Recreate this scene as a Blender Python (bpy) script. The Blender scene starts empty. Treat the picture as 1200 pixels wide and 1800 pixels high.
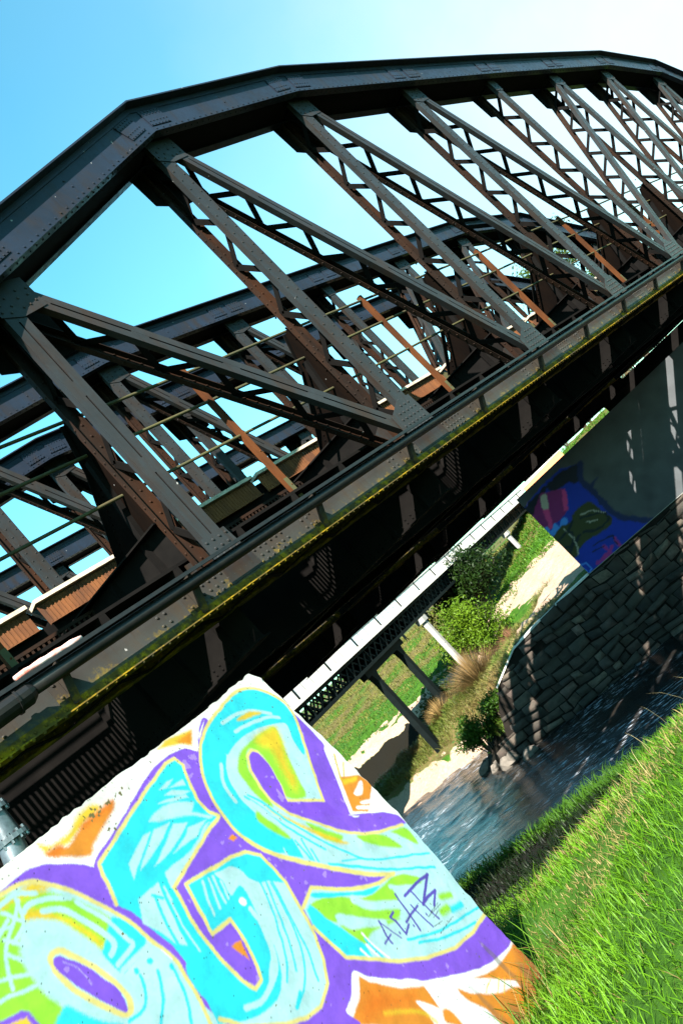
import bpy, math, random
import numpy as np
from mathutils import Vector, Matrix
random.seed(7); RNG = np.random.default_rng(11)
sc = bpy.context.scene
COL = sc.collection
rad = math.radians

# ------------------------------------------------------------------ materials
def newmat(name):
    m = bpy.data.materials.new(name); m.use_nodes = True
    nt = m.node_tree; b = nt.nodes['Principled BSDF']
    return m, nt, b
def N(nt, t, **kw):
    n = nt.nodes.new(t)
    for k, v in kw.items():
        if k in n.inputs: n.inputs[k].default_value = v
        else: setattr(n, k, v)
    return n
def noise(nt, scale, detail=6, rough=.6, coord='Object', stretch=None):
    tc = nt.nodes.new('ShaderNodeTexCoord')
    n = N(nt, 'ShaderNodeTexNoise', Scale=scale, Detail=detail, Roughness=rough)
    if stretch:
        mp = nt.nodes.new('ShaderNodeMapping'); mp.inputs['Scale'].default_value = stretch
        nt.links.new(tc.outputs[coord], mp.inputs[0]); nt.links.new(mp.outputs[0], n.inputs[0])
    else: nt.links.new(tc.outputs[coord], n.inputs[0])
    return n.outputs['Fac']
def ramp(nt, fac, stops):
    r = nt.nodes.new('ShaderNodeValToRGB'); e = r.color_ramp.elements
    while len(e) < len(stops): e.new(.5)
    for i, (p, c) in enumerate(stops):
        e[i].position = p; e[i].color = (*c, 1) if len(c) == 3 else c
    nt.links.new(fac, r.inputs[0]); return r.outputs[0]
def mix(nt, fac, a, b, mode='MIX'):
    m = nt.nodes.new('ShaderNodeMix'); m.data_type = 'RGBA'; m.blend_type = mode
    for sock, v in ((m.inputs[0], fac), (m.inputs[6], a), (m.inputs[7], b)):
        if hasattr(v, 'is_linked') or hasattr(v, 'links'): nt.links.new(v, sock)
        elif isinstance(v, (int, float)): sock.default_value = v
        else: sock.default_value = (*v, 1)
    return m.outputs[2]
def bump(nt, b, h, strength=.3, dist=.01):
    bp = N(nt, 'ShaderNodeBump', Strength=strength, Distance=dist)
    nt.links.new(h, bp.inputs['Height']); nt.links.new(bp.outputs[0], b.inputs['Normal'])
def steel(name, paint, paint2, rust, lo, hi, rough=.5, metal=.0, lichen=None, spec=.14):
    m, nt, b = newmat(name)
    f1 = noise(nt, 1.1, 5); f2 = noise(nt, 9, 8, .7); f3 = noise(nt, 40, 4)
    c = mix(nt, ramp(nt, f1, [(.35, (0, 0, 0)), (.65, (1, 1, 1))]), paint, paint2)
    st = noise(nt, 2.2, 7, .65, stretch=(1.2, 1.2, .35))
    c = mix(nt, ramp(nt, st, [(lo, (0, 0, 0)), (hi, (1, 1, 1))]), c, rust)
    c = mix(nt, ramp(nt, f2, [(.62, (0, 0, 0)), (.8, (1, 1, 1))]), c, tuple(.45*x for x in rust))
    if lichen:
        lf = noise(nt, 7, 8, .7)
        if len(lichen) > 3:                                  # lichen creeping up from the bottom flange
            tc = nt.nodes.new('ShaderNodeTexCoord'); sx = nt.nodes.new('ShaderNodeSeparateXYZ'); nt.links.new(tc.outputs['Object'], sx.inputs[0])
            mr = N(nt, 'ShaderNodeMapRange'); mr.inputs['From Min'].default_value = -.40; mr.inputs['From Max'].default_value = -.16; mr.inputs['To Min'].default_value = .20; mr.inputs['To Max'].default_value = -.10; nt.links.new(sx.outputs['Z'], mr.inputs['Value'])
            ad = N(nt, 'ShaderNodeMath', operation='ADD'); nt.links.new(lf, ad.inputs[0]); nt.links.new(mr.outputs[0], ad.inputs[1]); lf = ad.outputs[0]
        c = mix(nt, ramp(nt, lf, [(lichen[0], (0, 0, 0)), (lichen[1], (1, 1, 1))]), c, lichen[2])
    f5 = noise(nt, 13, 2, .4); c = mix(nt, ramp(nt, f5, [(.775, (0, 0, 0)), (.79, (1, 1, 1))]), c, (.16, .155, .15))
    rr = noise(nt, 5.5, 6, .7, stretch=(2.2, 2.2, .16)); c = mix(nt, ramp(nt, rr, [(.56, (0, 0, 0)), (.70, (.75, .75, .75))]), c, tuple(.7*x for x in rust))
    nt.links.new(c, b.inputs['Base Color'])
    nt.links.new(ramp(nt, f2, [(.3, (rough-.12,)*3), (.8, (rough+.25,)*3)]), b.inputs['Roughness'])
    b.inputs['Metallic'].default_value = metal
    b.inputs['Specular IOR Level'].default_value = spec
    bump(nt, b, f3, .25, .004)
    return m
def plain(name, c, rough=.7, c2=None, scale=4, bmp=.2, metal=0, spec=.3):
    m, nt, b = newmat(name)
    f = noise(nt, scale, 8, .65)
    col = mix(nt, ramp(nt, f, [(.3, (0, 0, 0)), (.7, (1, 1, 1))]), c, c2 or tuple(.65*x for x in c))
    nt.links.new(col, b.inputs['Base Color']); b.inputs['Roughness'].default_value = rough
    b.inputs['Metallic'].default_value = metal; b.inputs['Specular IOR Level'].default_value = spec
    if bmp: bump(nt, b, f, bmp, .01)
    return m
def leafmat(name, attr='tint', trans=.35):
    m, nt, b = newmat(name)
    a = N(nt, 'ShaderNodeAttribute', attribute_name=attr)
    nt.links.new(a.outputs['Color'], b.inputs['Base Color'])
    b.inputs['Roughness'].default_value = .5; b.inputs['Specular IOR Level'].default_value = .14
    t = nt.nodes.new('ShaderNodeBsdfTranslucent'); nt.links.new(a.outputs['Color'], t.inputs[0])
    ms = nt.nodes.new('ShaderNodeMixShader'); ms.inputs[0].default_value = trans
    nt.links.new(b.outputs[0], ms.inputs[1]); nt.links.new(t.outputs[0], ms.inputs[2])
    nt.links.new(ms.outputs[0], nt.nodes['Material Output'].inputs[0])
    return m
M = {}
M['steel'] = steel('grey_steel', (.0160, .0172, .0182), (.0108, .0108, .0106), (.0165, .0100, .0065), .46, .66, .40)
M['chord'] = steel('blue_grey_steel', (.0095, .0140, .0235), (.0075, .0098, .015), (.013, .0095, .008), .50, .72, .36, spec=.12)
M['rusty'] = steel('rusty_steel', (.0105, .006, .004), (.008, .005, .0038), (.020, .0082, .004), .46, .66, .62, spec=.08)
M['orange'] = steel('orange_rust', (.05, .017, .006), (.025, .010, .005), (.075, .025, .008), .4, .6, .75, spec=.06)
M['web'] = steel('weathered_web', (.027, .0265, .0245), (.018, .0172, .0158), (.028, .019, .012), .5, .75, .38, lichen=(.52, .68, (.10, .068, .007), 1))
M['lichen'] = steel('lichen_flange', (.03, .026, .018), (.08, .052, .007), (.035, .018, .008), .6, .75, .85, lichen=(.47, .60, (.19, .118, .006)), spec=.04)
M['knee'] = steel('dark_brown_plate', (.0026, .0016, .0012), (.0020, .0014, .0012), (.004, .0022, .0014), .42, .62, .8, spec=.02)
M['rail'] = steel('lichen_rail', (.05, .046, .018), (.03, .028, .016), (.04, .022, .012), .55, .7, .7)
M['black'] = plain('black_paint', (.004, .0045, .005), .38, (.009, .008, .0075), 12, .15, spec=.22)
M['dark'] = plain('shaded_steel', (.006, .0052, .0048), .8, (.0035, .0031, .003), 3, spec=.02)  # steel for members out of the sun; shade put into its colour
M['plank'] = plain('bleached_plank', (.40, .35, .27), .85, (.22, .18, .13), 9)
M['fascia'] = steel('rust_fascia', (.085, .030, .011), (.04, .019, .011), (.115, .043, .015), .42, .6, .75)
M['galv'] = plain('galvanised_pipe', (.16, .17, .18), .34, (.05, .052, .056), 9, .25, metal=.75, spec=.5)
M['redwhite'] = plain('red_white_flaking_paint', (.40, .05, .02), .55, (.45, .42, .40), 9, .2)
M['concrete'] = plain('concrete', (.22, .215, .20), .85, (.15, .14, .13), 3)
M['pale_concrete'] = plain('pale_concrete', (.50, .48, .44), .8, (.36, .34, .31), 6)
M['girder'] = plain('painted_girder', (.003, .0055, .0055), .6, (.002, .003, .003), 3, spec=.08)
M['bark'] = plain('bark', (.07, .05, .035), .9, (.04, .03, .02), 8)
M['leaf'] = leafmat('foliage'); M['straw'] = leafmat('dry_stems', trans=.2)
def attrmat(name, attr, rough=.75, bs=90, bd=.003, spec=.25, speck=True):
    m, nt, b = newmat(name)
    a = N(nt, 'ShaderNodeAttribute', attribute_name=attr)
    c = a.outputs['Color']
    f = noise(nt, 5, 8, .65); f2 = noise(nt, 190, 4, .7)
    c = mix(nt, 1.0, c, ramp(nt, f, [(.2, (.86, .86, .86)), (.7, (1, 1, 1))]), 'MULTIPLY')
    if speck:
        f3 = noise(nt, 85, 3, .55)
        c = mix(nt, ramp(nt, f3, [(.755, (0, 0, 0)), (.775, (1, 1, 1))]), c, (.05, .045, .04))
        f4 = noise(nt, 95, 3, .5)
        c = mix(nt, ramp(nt, f4, [(.25, (.7, .7, .7)), (.27, (0, 0, 0))]), c, (.33, .31, .34))
    nt.links.new(c, b.inputs['Base Color']); b.inputs['Roughness'].default_value = rough
    b.inputs['Specular IOR Level'].default_value = spec
    bump(nt, b, f2, .45, bd)
    return m
M['paint'] = attrmat('sprayed_concrete', 'paint', bd=.0012)
M['paint2'] = attrmat('sprayed_abutment', 'paint', speck=False, bd=.004)

# ------------------------------------------------------------------ mesh helper
class MB:
    def __init__(s): s.v = []; s.f = []; s.mi = []; s.mats = []; s.cur = 0
    def mat(s, key):
        m = M[key]
        if m not in s.mats: s.mats.append(m)
        s.cur = s.mats.index(m); return s
    def add(s, vs, fs):
        o = len(s.v); s.v += [tuple(q) for q in vs]
        s.f += [tuple(i+o for i in f) for f in fs]; s.mi += [s.cur]*len(fs)
    def box(s, x0, x1, y0, y1, z0, z1):
        s.add([(x, y, z) for x in (x0, x1) for y in (y0, y1) for z in (z0, z1)],
              [(0, 1, 3, 2), (4, 6, 7, 5), (0, 4, 5, 1), (2, 3, 7, 6), (0, 2, 6, 4), (1, 5, 7, 3)])
    def bar(s, a, b, side, w, t, ofs=(0, 0)):
        """rectangular bar a->b, w along 'side', t along the third axis; ofs shifts in (side, third)"""
        a = Vector(a); b = Vector(b); d = (b-a).normalized(); sd = Vector(side); sd = (sd-d*sd.dot(d)).normalized(); th = d.cross(sd)
        vs = []
        for p in (a, b):
            for i in (-1, 1):
                for j in (-1, 1): vs.append(p+sd*(i*w/2+ofs[0])+th*(j*t/2+ofs[1]))
        s.add(vs, [(0, 1, 3, 2), (4, 6, 7, 5), (0, 4, 5, 1), (2, 3, 7, 6), (0, 2, 6, 4), (1, 5, 7, 3)])
    def prism(s, pts, ext):
        """polygon pts (3d) extruded by vector ext"""
        n = len(pts); e = Vector(ext); P = [Vector(p) for p in pts]
        s.add(P+[p+e for p in P], [tuple(range(n-1, -1, -1)), tuple(range(n, 2*n))]+[(i, (i+1) % n, (i+1) % n+n, i+n) for i in range(n)])
    def tube(s, pts, r, k=10, caps=True):
        pts = [Vector(p) for p in pts]; R = r if isinstance(r, (list, tuple)) else [r]*len(pts)
        vs = []; fs = []; up = None
        for i, p in enumerate(pts):
            d = (pts[min(i+1, len(pts)-1)]-pts[max(i-1, 0)]).normalized()
            if up is None: up = d.orthogonal().normalized()
            u = (up-d*up.dot(d)).normalized(); up = u; v = d.cross(u)
            vs += [p+(u*math.cos(2*math.pi*j/k)+v*math.sin(2*math.pi*j/k))*R[i] for j in range(k)]
        for i in range(len(pts)-1):
            for j in range(k): fs.append((i*k+j, i*k+(j+1) % k, (i+1)*k+(j+1) % k, (i+1)*k+j))
        if caps: fs += [tuple(range(k-1, -1, -1)), tuple(range((len(pts)-1)*k, len(pts)*k))]
        s.add(vs, fs)
    def rivet(s, p, n, r=.018, h=.014):
        p = Vector(p); n = Vector(n).normalized(); u = n.orthogonal().normalized(); v = n.cross(u); k = 7
        c = [(math.cos(2*math.pi*j/k), math.sin(2*math.pi*j/k)) for j in range(k)]
        vs = [p+(u*a+v*b)*r for a, b in c]+[p+n*h*.7+(u*a+v*b)*r*.75 for a, b in c]+[p+n*h]
        s.add(vs, [(j, (j+1) % k, (j+1) % k+k, j+k) for j in range(k)]+[(j+k, (j+1) % k+k, 2*k) for j in range(k)])
    def mesh(s, name, smooth=False):
        me = bpy.data.meshes.new(name); me.from_pydata(s.v, [], s.f)
        for m in s.mats: me.materials.append(m)
        if s.mi: me.polygons.foreach_set('material_index', np.array(s.mi, dtype=np.int32))
        if smooth: me.polygons.foreach_set('use_smooth', np.ones(len(s.f), dtype=bool))
        me.validate(); me.update(); return me
    def build(s, name, parent=None, loc=(0, 0, 0), smooth=False): return link(name, s.mesh(name, smooth), parent, loc)
def link(name, data, parent=None, loc=(0, 0, 0)):
    o = bpy.data.objects.new(name, data); COL.objects.link(o); o.location = loc
    if parent: o.parent = parent
    return o
def thing(name, label, cat, loc=(0, 0, 0), group=None):
    o = link(name, None, None, loc); o.empty_display_size = .2; return tag(o, label, cat, group)
def tag(o, label=None, cat=None, group=None, kind=None):
    if label: o['label'] = label
    if cat: o['category'] = cat
    if group: o['group'] = group
    if kind: o['kind'] = kind
    return o
def copy_tree(o, parent=None):
    kids = [c for c in COL.objects if c.parent == o]
    c = o.copy(); COL.objects.link(c); c.parent = parent
    for k in kids: copy_tree(k, c)
    return c
def npmesh(name, verts, faces_n, loops, mats, attrs=None, smooth=False):
    """verts (n,3); loops flat index array; faces_n: verts per face (constant int)"""
    me = bpy.data.meshes.new(name); me.vertices.add(len(verts)); me.vertices.foreach_set('co', np.asarray(verts, np.float32).ravel())
    loops = np.asarray(loops, np.int32).ravel(); nf = len(loops)//faces_n
    me.loops.add(len(loops)); me.loops.foreach_set('vertex_index', loops)
    me.polygons.add(nf); me.polygons.foreach_set('loop_start', np.arange(nf, dtype=np.int32)*faces_n)
    me.polygons.foreach_set('loop_total', np.full(nf, faces_n, np.int32))
    if smooth: me.polygons.foreach_set('use_smooth', np.ones(nf, bool))
    for m in mats: me.materials.append(m)
    for nm, a in (attrs or {}).items():
        at = me.attributes.new(nm, 'FLOAT_COLOR', 'POINT'); at.data.foreach_set('color', np.asarray(a, np.float32).ravel())
    me.update(); me.validate(); return me

# ------------------------------------------------------------------ frames of reference
EYE = 1.6                       # eye height; z = 0 is the grass under the camera
DZ = EYE+1.659                  # height of the truss datum (top of the outrigger beam) above the grass
CAM = Vector((-5.177, -6.720, EYE))
EN = np.array([.9165, .4]); ES = np.array([-.4, .9165])   # across the river / along the river
def NS(n, s): return n*EN[0]+s*ES[0], n*EN[1]+s*ES[1]
def G(rel): return rel+EYE
WATER = G(-8.9)

# ------------------------------------------------------------------ truss bridge
ZB = [3.96, 5.87, 6.45, 6.48, 6.50, 6.48, 6.45, 5.87, 3.96]      # underside of the top chord at each node
YR = .50                                                        # rear plane of the members
def member(a, b, w, riv, slot, mat='steel', mats2='rusty', lace0=.45, lace1=.45):
    """laced member in the XZ plane from a to b (x,z)"""
    mb = MB(); A = Vector((a[0], 0, a[1])); B = Vector((b[0], 0, b[1])); d = (B-A).normalized(); L = (B-A).length
    sd = Vector((d.z, 0, -d.x));
    if sd.x < 0: sd = -sd
    Y = Vector((0, 1, 0))
    mb.mat(mat)
    if slot:
        for k in (-1, 1): mb.bar(A+sd*k*(w/4+.005)+Y*.006, B+sd*k*(w/4+.005)+Y*.006, sd, w/2-.012, .012)
        t = .3
        while t < L-.2:
            mb.bar(A+d*t+Y*.008, A+d*(t+.22)+Y*.008, sd, w*.6, .0135); t += 1.15
        mb.mat('dark').bar(A+Y*.022, B+Y*.022, sd, .06, .008); mb.mat(mat)
    else: mb.bar(A+Y*.006, B+Y*.006, sd, w, .012)
    for k in (-1, 1): mb.bar(A+sd*k*(w/2-.006)+Y*.055, B+sd*k*(w/2-.006)+Y*.055, Y, .085, .010)
    if riv:
        t = .12; i = 0
        while t < L-.05:
            off = (.30, -.30) if i % 2 == 0 else (.30, -.30)
            mb.rivet(A+d*t+sd*w*off[0]+Y*0, -Y, .017, .013); mb.rivet(A+d*(t+.075)+sd*w*off[1], -Y, .017, .013); t += .19; i += 1
    mb.mat(mats2)
    mb.bar(A+Y*(YR-.006), B+Y*(YR-.006), sd, w*.72, .012)
    for k in (-1, 1): mb.bar(A+sd*k*(w*.35)+Y*(YR-.05), B+sd*k*(w*.35)+Y*(YR-.05), Y, .075, .010)
    t = .3
    while t < L-.1:
        for k in (-1, 1):
            mb.rivet(A+d*(t+(.05 if k > 0 else 0))+sd*k*w*.2+Y*(YR-.012), -Y, .018, .014)
        mb.rivet(A+d*t+sd*(-w*.35-.005)+Y*(YR-.05), -sd, .016, .012)
        t += .17
    mb.mat('dark')
    t = lace0; k = 0
    while t+.5 < L-lace1+.2:
        y0, y1 = (.05, YR-.05) if k % 2 == 0 else (YR-.05, .05)
        mb.bar(A+d*t+Y*y0, A+d*(t+.5)+Y*y1, d, .088, .014)
        t += .5; k += 1
    return mb
def chord_path(): return [(-4.2, .02)]+[(4.0*k, ZB[k]) for k in range(9)]+[(36.2, .02)]
def mitre(path, h):
    """offset polyline upwards by h (perpendicular, mitred)"""
    out = []
    for i, p in enumerate(path):
        ns = []
        for j in (i-1, i):
            if 0 <= j < len(path)-1:
                d = Vector((path[j+1][0]-path[j][0], path[j+1][1]-path[j][1])).normalized(); ns.append(Vector((-d.y, d.x)))
        n = sum(ns, Vector((0, 0)))/len(ns); n = n/(n.length_squared) if len(ns) > 1 else n
        out.append((p[0]+n.x*h, p[1]+n.y*h))
    return out
def strip(mb, lo, hi, y0, y1):
    """solid plate between two mitred polylines"""
    n = len(lo); vs = []
    for (a, b) in zip(lo, hi): vs += [(a[0], y0, a[1]), (b[0], y0, b[1]), (b[0], y1, b[1]), (a[0], y1, a[1])]
    fs = [(0, 1, 2, 3), (4*(n-1)+3, 4*(n-1)+2, 4*(n-1)+1, 4*(n-1))]
    for i in range(n-1):
        o = 4*i
        for j in range(4): fs.append((o+j, o+4+j, o+4+(j+1) % 4, o+(j+1) % 4))
    mb.add(vs, fs)
def top_chord():
    mb = MB().mat('chord'); p = chord_path()
    o = lambda h: mitre(p, h)
    strip(mb, p, o(.52), -.20, -.185); strip(mb, p, o(.52), .485, .50)
    strip(mb, o(.52), o(.545), -.345, .645)
    strip(mb, o(.43), o(.515), -.212, -.202)                  # top angle, vertical leg
    strip(mb, o(0), o(.085), -.212, -.202)                    # bottom angle
    strip(mb, o(-.012), o(-.001), -.235, -.09); strip(mb, o(-.012), o(-.001), .39, .535)
    mid = o(0)
    for i in range(len(p)-1):
        a = Vector((p[i][0], 0, p[i][1])); b = Vector((p[i+1][0], 0, p[i+1][1])); d = (b-a).normalized(); up = Vector((-d.z, 0, d.x)); L = (b-a).length
        t = .1
        while t < L:                                           # rivets along the bottom angle and stitch rivets
            mb.rivet(a+d*t+up*.045+Vector((0, -.212, 0)), (0, -1, 0), .017, .014)
            mb.rivet(a+d*(t+.05)+up*-.012+Vector((0, -.16, 0)), -up, .017, .014)
            t += .15 if i < 4 else .2
        t = L*.5
        for q in (0, .12): mb.rivet(a+d*t+up*(.2+q)+Vector((0, -.2, 0)), (0, -1, 0), .018, .014)
        mb.mat('dark').bar(a+Vector((0, .16, 0))+up*.03+d*.05, b+Vector((0, .16, 0))+up*.03-d*.05, up.cross(d), .62, .012); mb.mat('chord')
    for k in range(9):                                         # splice plates over the node
        for i, sgn in ((k, -1), (k+1, 1)):
            a = Vector((p[k+1][0], 0, p[k+1][1])); q = p[i] if sgn < 0 else p[i+1]
            d = (Vector((q[0], 0, q[1]))-a).normalized(); up = Vector((-d.z, 0, d.x))*(sgn if sgn > 0 else -1)
            if up.z < 0: up = -up
            mb.bar(a+up*.265+d*.08+Vector((0, -.208, 0)), a+up*.265+d*.52+Vector((0, -.208, 0)), up, .31, .015)
            t = .10
            while t < .52:
                for h in (.13, .2, .33, .39): mb.rivet(a+up*h+d*(t+(.03 if h in (.2, .39) else 0))+Vector((0, -.2155, 0)), (0, -1, 0), .016, .013)
                t += .075
        # cap plate on the cover at the bend
        a = Vector((p[k+1][0], 0, p[k+1][1]))
    return mb
def bottom_chord():
    mb = MB().mat('web'); x0, x1 = -4.6, 36.6
    mb.box(x0, x1, 0, .012, -.38, .05); mb.box(x0, x1, YR-.012, YR, -.38, .05)
    mb.box(x0, x1, .03, YR-.03, .03, .042)
    mb.mat('lichen')
    mb.box(x0, x1, -.012, -.001, -.379, -.30); mb.box(x0, x1, -.105, .06, -.393, -.381)
    mb.box(x0, x1, YR+.001, YR+.012, -.379, -.30); mb.box(x0, x1, YR-.06, YR+.11, -.393, -.381)
    x = x0+.05
    while x < x1:
        mb.rivet((x, -.012, -.34), (0, -1, 0), .016, .013)
        mb.rivet((x+.03, -.085, -.393), (0, 0, -1), .019, .022)
        mb.rivet((x, YR-.012, -.34), (0, -1, 0), .016, .013)
        x += .105 if x < 16 else .16
    mb.mat('web')
    for k in range(-1, 10):
        xc = 4.0*k
        for i in range(-9, 10):
            if k in (-1, 9) or abs(i) < 9:
                for j, z in enumerate((-.26, -.19, -.10)):
                    mb.rivet((xc+i*.0875+(.044 if j % 2 else 0), 0, z), (0, -1, 0), .018, .015)
        mb.box(xc+.98, xc+1.0, -.004, -.0, -.30, .05)
        for q in (1.05, 1.14):
            for z in (-.22, -.12): mb.rivet((xc+q, 0, z), (0, -1, 0), .018, .015)
            for z in (-.22, -.12): mb.rivet((xc-q, 0, z), (0, -1, 0), .018, .015)
    # bottom lacing between the two webs
    mb.mat('dark'); x = x0+.3; k = 0
    while x < x1-.6:
        ya, yb = (.05, YR-.05) if k % 2 else (YR-.05, .05)
        mb.bar((x, ya, -.40), (x+.5, yb, -.40), (1, 0, 0), .06, .010); x += .5; k += 1
    return mb
BRX = [-4.3, -2.25, -.72, 1.25, 3.2, 5.2, 7.3, 9.3, 11.3, 13.3, 15.3, 17.3, 19.3, 21.3, 23.3, 25.3, 27.3, 29.3, 31.3, 33.3, 35.3]
def bracket():
    mb = MB().mat('web')
    mb.prism([(0, -.013, .02), (0, -.27, .02), (0, -.25, -.06), (0, -.04, -.345), (0, -.013, -.345)], (.012, 0, 0))
    mb.bar((.006, -.262, -.02), (.006, -.045, -.345), (1, 0, 0), .075, .010)
    mb.box(-.11, -.001, -.010, -.0015, -.30, .03)
    for z in (-.23, -.10): mb.rivet((-.06, -.010, z), (0, -1, 0), .018, .015)
    return mb
def upper_gusset(k, side):
    z = ZB[k]; x = 4.0*k; mb = MB().mat('steel')
    s = 1 if k <= 4 else -1
    if k == 4: pts = [(-.2, .12), (.2, .12), (.17, -.35), (-.17, -.35)]
    else: pts = [(-.18, .12), (.42, .12), (.46, -.34), (.10, -.42), (-.15, -.36)]
    for y0, y1, m in (((-.012, -.001, 'steel'),) if side == 0 else ((YR+.001, YR+.012, 'dark'),)):
        mb.mat(m)
        e = 1.0 if m == 'steel' else 1.9
        mb.prism([(x+s*a*e, y0, z+b*e) for a, b in (pts if s > 0 else pts[::-1])], (0, y1-y0, 0))
    if side: return mb
    rv = [(-.1, -.3), (.0, -.33), (.06, -.24), (-.06, -.2), (.18, -.3), (.28, -.28), (.38, -.24), (.34, -.14), (.2, -.16), (.05, -.12), (-.1, -.1), (.38, -.05), (.24, -.05)]
    for a, b in rv:
        if k == 4 and abs(a) > .16: continue
        mb.rivet((x+s*a, -.012, z+b), (0, -1, 0), .019, .015)
    return mb
def lower_gusset(k, side):
    x = 4.0*k; mb = MB().mat('steel')
    if k == 4: pts = [(-.52, -.28), (.52, -.28), (.46, .35), (.2, .50), (-.2, .50), (-.46, .35)]
    else: pts = [(-.50, -.28), (.24, -.28), (.17, .52), (-.12, .52), (-.47, .34)]
    s = 1 if k <= 4 else -1
    if k == 0: pts = [(-.24, -.28), (.24, -.28), (.17, .30), (-.17, .30)]
    for y0 in ((-.013,) if side == 0 else (YR+.002,)):
        mb.prism([(x+s*a, y0, b) for a, b in (pts if s > 0 else pts[::-1])], (0, .011, 0))
    if side: return mb
    for i in range(-5, 6):
        for j in range(6):
            a = i*.095+(.047 if j % 2 else 0); b = -.05+j*.095
            lim = .17+(.3-b)*.1; lo = -.42 if k not in (0,) else -.17
            if k == 4: ok = abs(a) < .42-(max(0, b-.25)*.9)
            else: ok = lo+(max(0, b-.25)*1.2) < a < lim-.03
            if ok and b < (.48 if k else .27): mb.rivet((x+s*a, -.013, b), (0, -1, 0), .019, .015)
    return mb
def knee_brace():
    """web plate bracing a post off its floor beam (plate across the bridge, wide at the deck)"""
    mb = MB().mat('knee')
    mb.prism([(0, YR+.01, -.3), (0, 1.75, -.3), (0, 1.75, 1.0), (0, 1.42, 1.25), (0, .92, 1.95), (0, .68, 2.5), (0, YR+.01, 2.55)], (.014, 0, 0))
    mb.mat('dark')
    mb.bar((.007, 1.75, 1.0), (.007, .92, 1.95), (1, 0, 0), .13, .012); mb.bar((.007, .92, 1.95), (.007, .68, 2.5), (1, 0, 0), .13, .012)
    mb.bar((-.03, 1.15, .0), (-.03, .75, 2.0), (0, 1, 0), .09, .07)
    mb.mat('knee')
    for i in range(14):
        t = i/13; mb.rivet((0, 1.62-.75*t, 1.0+.86*t), (-1, 0, 0), .018, .014)
        mb.rivet((0, YR+.09, -.1+i*.22), (-1, 0, 0), .018, .014)
    return mb
W1 = 6.15; SK = -.40                                           # width between trusses, skew of the nodes per metre
bridge = thing('truss_bridge', 'nearer riveted steel truss bridge with an arched top chord, right above the graffiti wall', 'bridge', (0, 0, DZ), 'steel truss bridges')
def add_truss(first, ox, oy, shared):
    def part(key, fn, name, parent=bridge, loc=(0, 0, 0)):
        if key not in shared: shared[key] = fn().mesh(name)
        return link(name, shared[key], parent, loc)
    t = part('tc', top_chord, 'top_chord', bridge, (ox, oy, 0))
    b = part('bc', bottom_chord, 'bottom_chord', bridge, (ox, oy, 0))
    for i, x in enumerate(BRX): part('br', bracket, 'outrigger_bracket', b, (x, 0, 0))
    for k in range(9):
        x = 4.0*k
        part(('p', k), lambda: member((x, -.25), (x, ZB[k]+.25), .25, 0 < k < 8, not 0 < k < 8), 'post', bridge, (ox, oy, 0))
        for side in (0, 1): part(('ug', k, side), lambda: upper_gusset(k, side), 'gusset_plate', t); part(('lg', k, side), lambda: lower_gusset(k, side), 'gusset_plate', b)
        if k < 4: part(('d', k), lambda: member((x+.16, ZB[k]+.05), (x+3.77, .02), .205, False, True), 'diagonal', bridge, (ox, oy, 0))
        elif k > 4: part(('d', k), lambda: member((x-.16, ZB[k]+.05), (x-3.77, .02), .205, False, True), 'diagonal', bridge, (ox, oy, 0))
        if first: part('kb', knee_brace, 'knee_brace', bridge, (ox+x, oy, 0))
SH = {}
add_truss(True, 0, 0, SH); add_truss(False, SK*W1, W1, SH)
def floor_beam():
    mb = MB().mat('dark'); e = Vector((SK*(W1-YR), W1-YR, 0)); a = Vector((0, YR+.02, 0)); b = a+e*.99
    mb.bar(a+Vector((0, 0, .03)), b+Vector((0, 0, .03)), (0, 0, 1), 1.68, .016)
    for z in (-.82, .875): mb.bar(a+Vector((0, 0, z)), b+Vector((0, 0, z)), (1, 0, 0), .30, .02)
    for t in np.linspace(.06, .94, 9):
        q = a+e*float(t); mb.bar(q+Vector((0, 0, -.81)), q+Vector((0, 0, .86)), (1, 0, 0), .12, .07)
    for t in np.arange(.02, .98, .018):
        q = a+e*float(t)
        for z in (-.75, -.69): mb.rivet(q+Vector((-.009, 0, z)), (-1, 0, 0), .018, .014)
    return mb
fbm = floor_beam().mesh('floor_beam')
for k in range(9): link('floor_beam', fbm, bridge, (4.0*k, 0, 0))
def along(name, fn):
    mb = MB(); fn(mb); return mb.build(name, bridge)
X0, X1 = -4.3, 34.2
def f(mb):
    mb.mat('dark')
    for z in (-.80, .96): mb.box(X0, X1, 2.62, 2.86, z-.012, z+.012)
    mb.box(X0, X1, 2.73, 2.745, -.80, .96)
def f2(mb):
    mb.mat('dark')
    for z in (-.80, .96): mb.box(X0, X1, 4.42, 4.66, z-.012, z+.012)
    mb.box(X0, X1, 4.53, 4.545, -.80, .96)
along('stringer', f); along('stringer', f2)
def f(mb):
    mb.mat('dark'); mb.box(X0, X1, 2.40, 4.86, .985, 1.10)
    x = X0
    while x < X1: mb.box(x, x+.24, 2.45, 4.80, 1.102, 1.30); x += .62
along('deck', f)
def f(mb):
    for k in range(-1, 9):
        a, b = 4.0*k-.85+.0, 4.0*k+.72; c = 4.0*k+.95; e = 4.0*k+3.0
        for p, q in ((a, b), (c, e)):
            mb.mat('fascia'); mb.box(p, q, 2.330, 2.345, 1.08, 1.35); mb.box(p, q, 2.29, 2.345, 1.078, 1.066)
            x = p+.03
            while x < q-.05: mb.box(x, x+.02, 2.322, 2.331, 1.09, 1.34); x += .055
            mb.mat('plank'); mb.box(p-.02, q+.02, 2.255, 2.48, 1.365, 1.415)
        mb.mat('rail'); mb.prism([(b+.03, 2.33, 1.33), (b+.03, 2.33, 1.10), (b+.30, 2.33, .98), (b+.30, 2.33, 1.18)], (0, .02, 0))
along('deck_edge', f)
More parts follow.
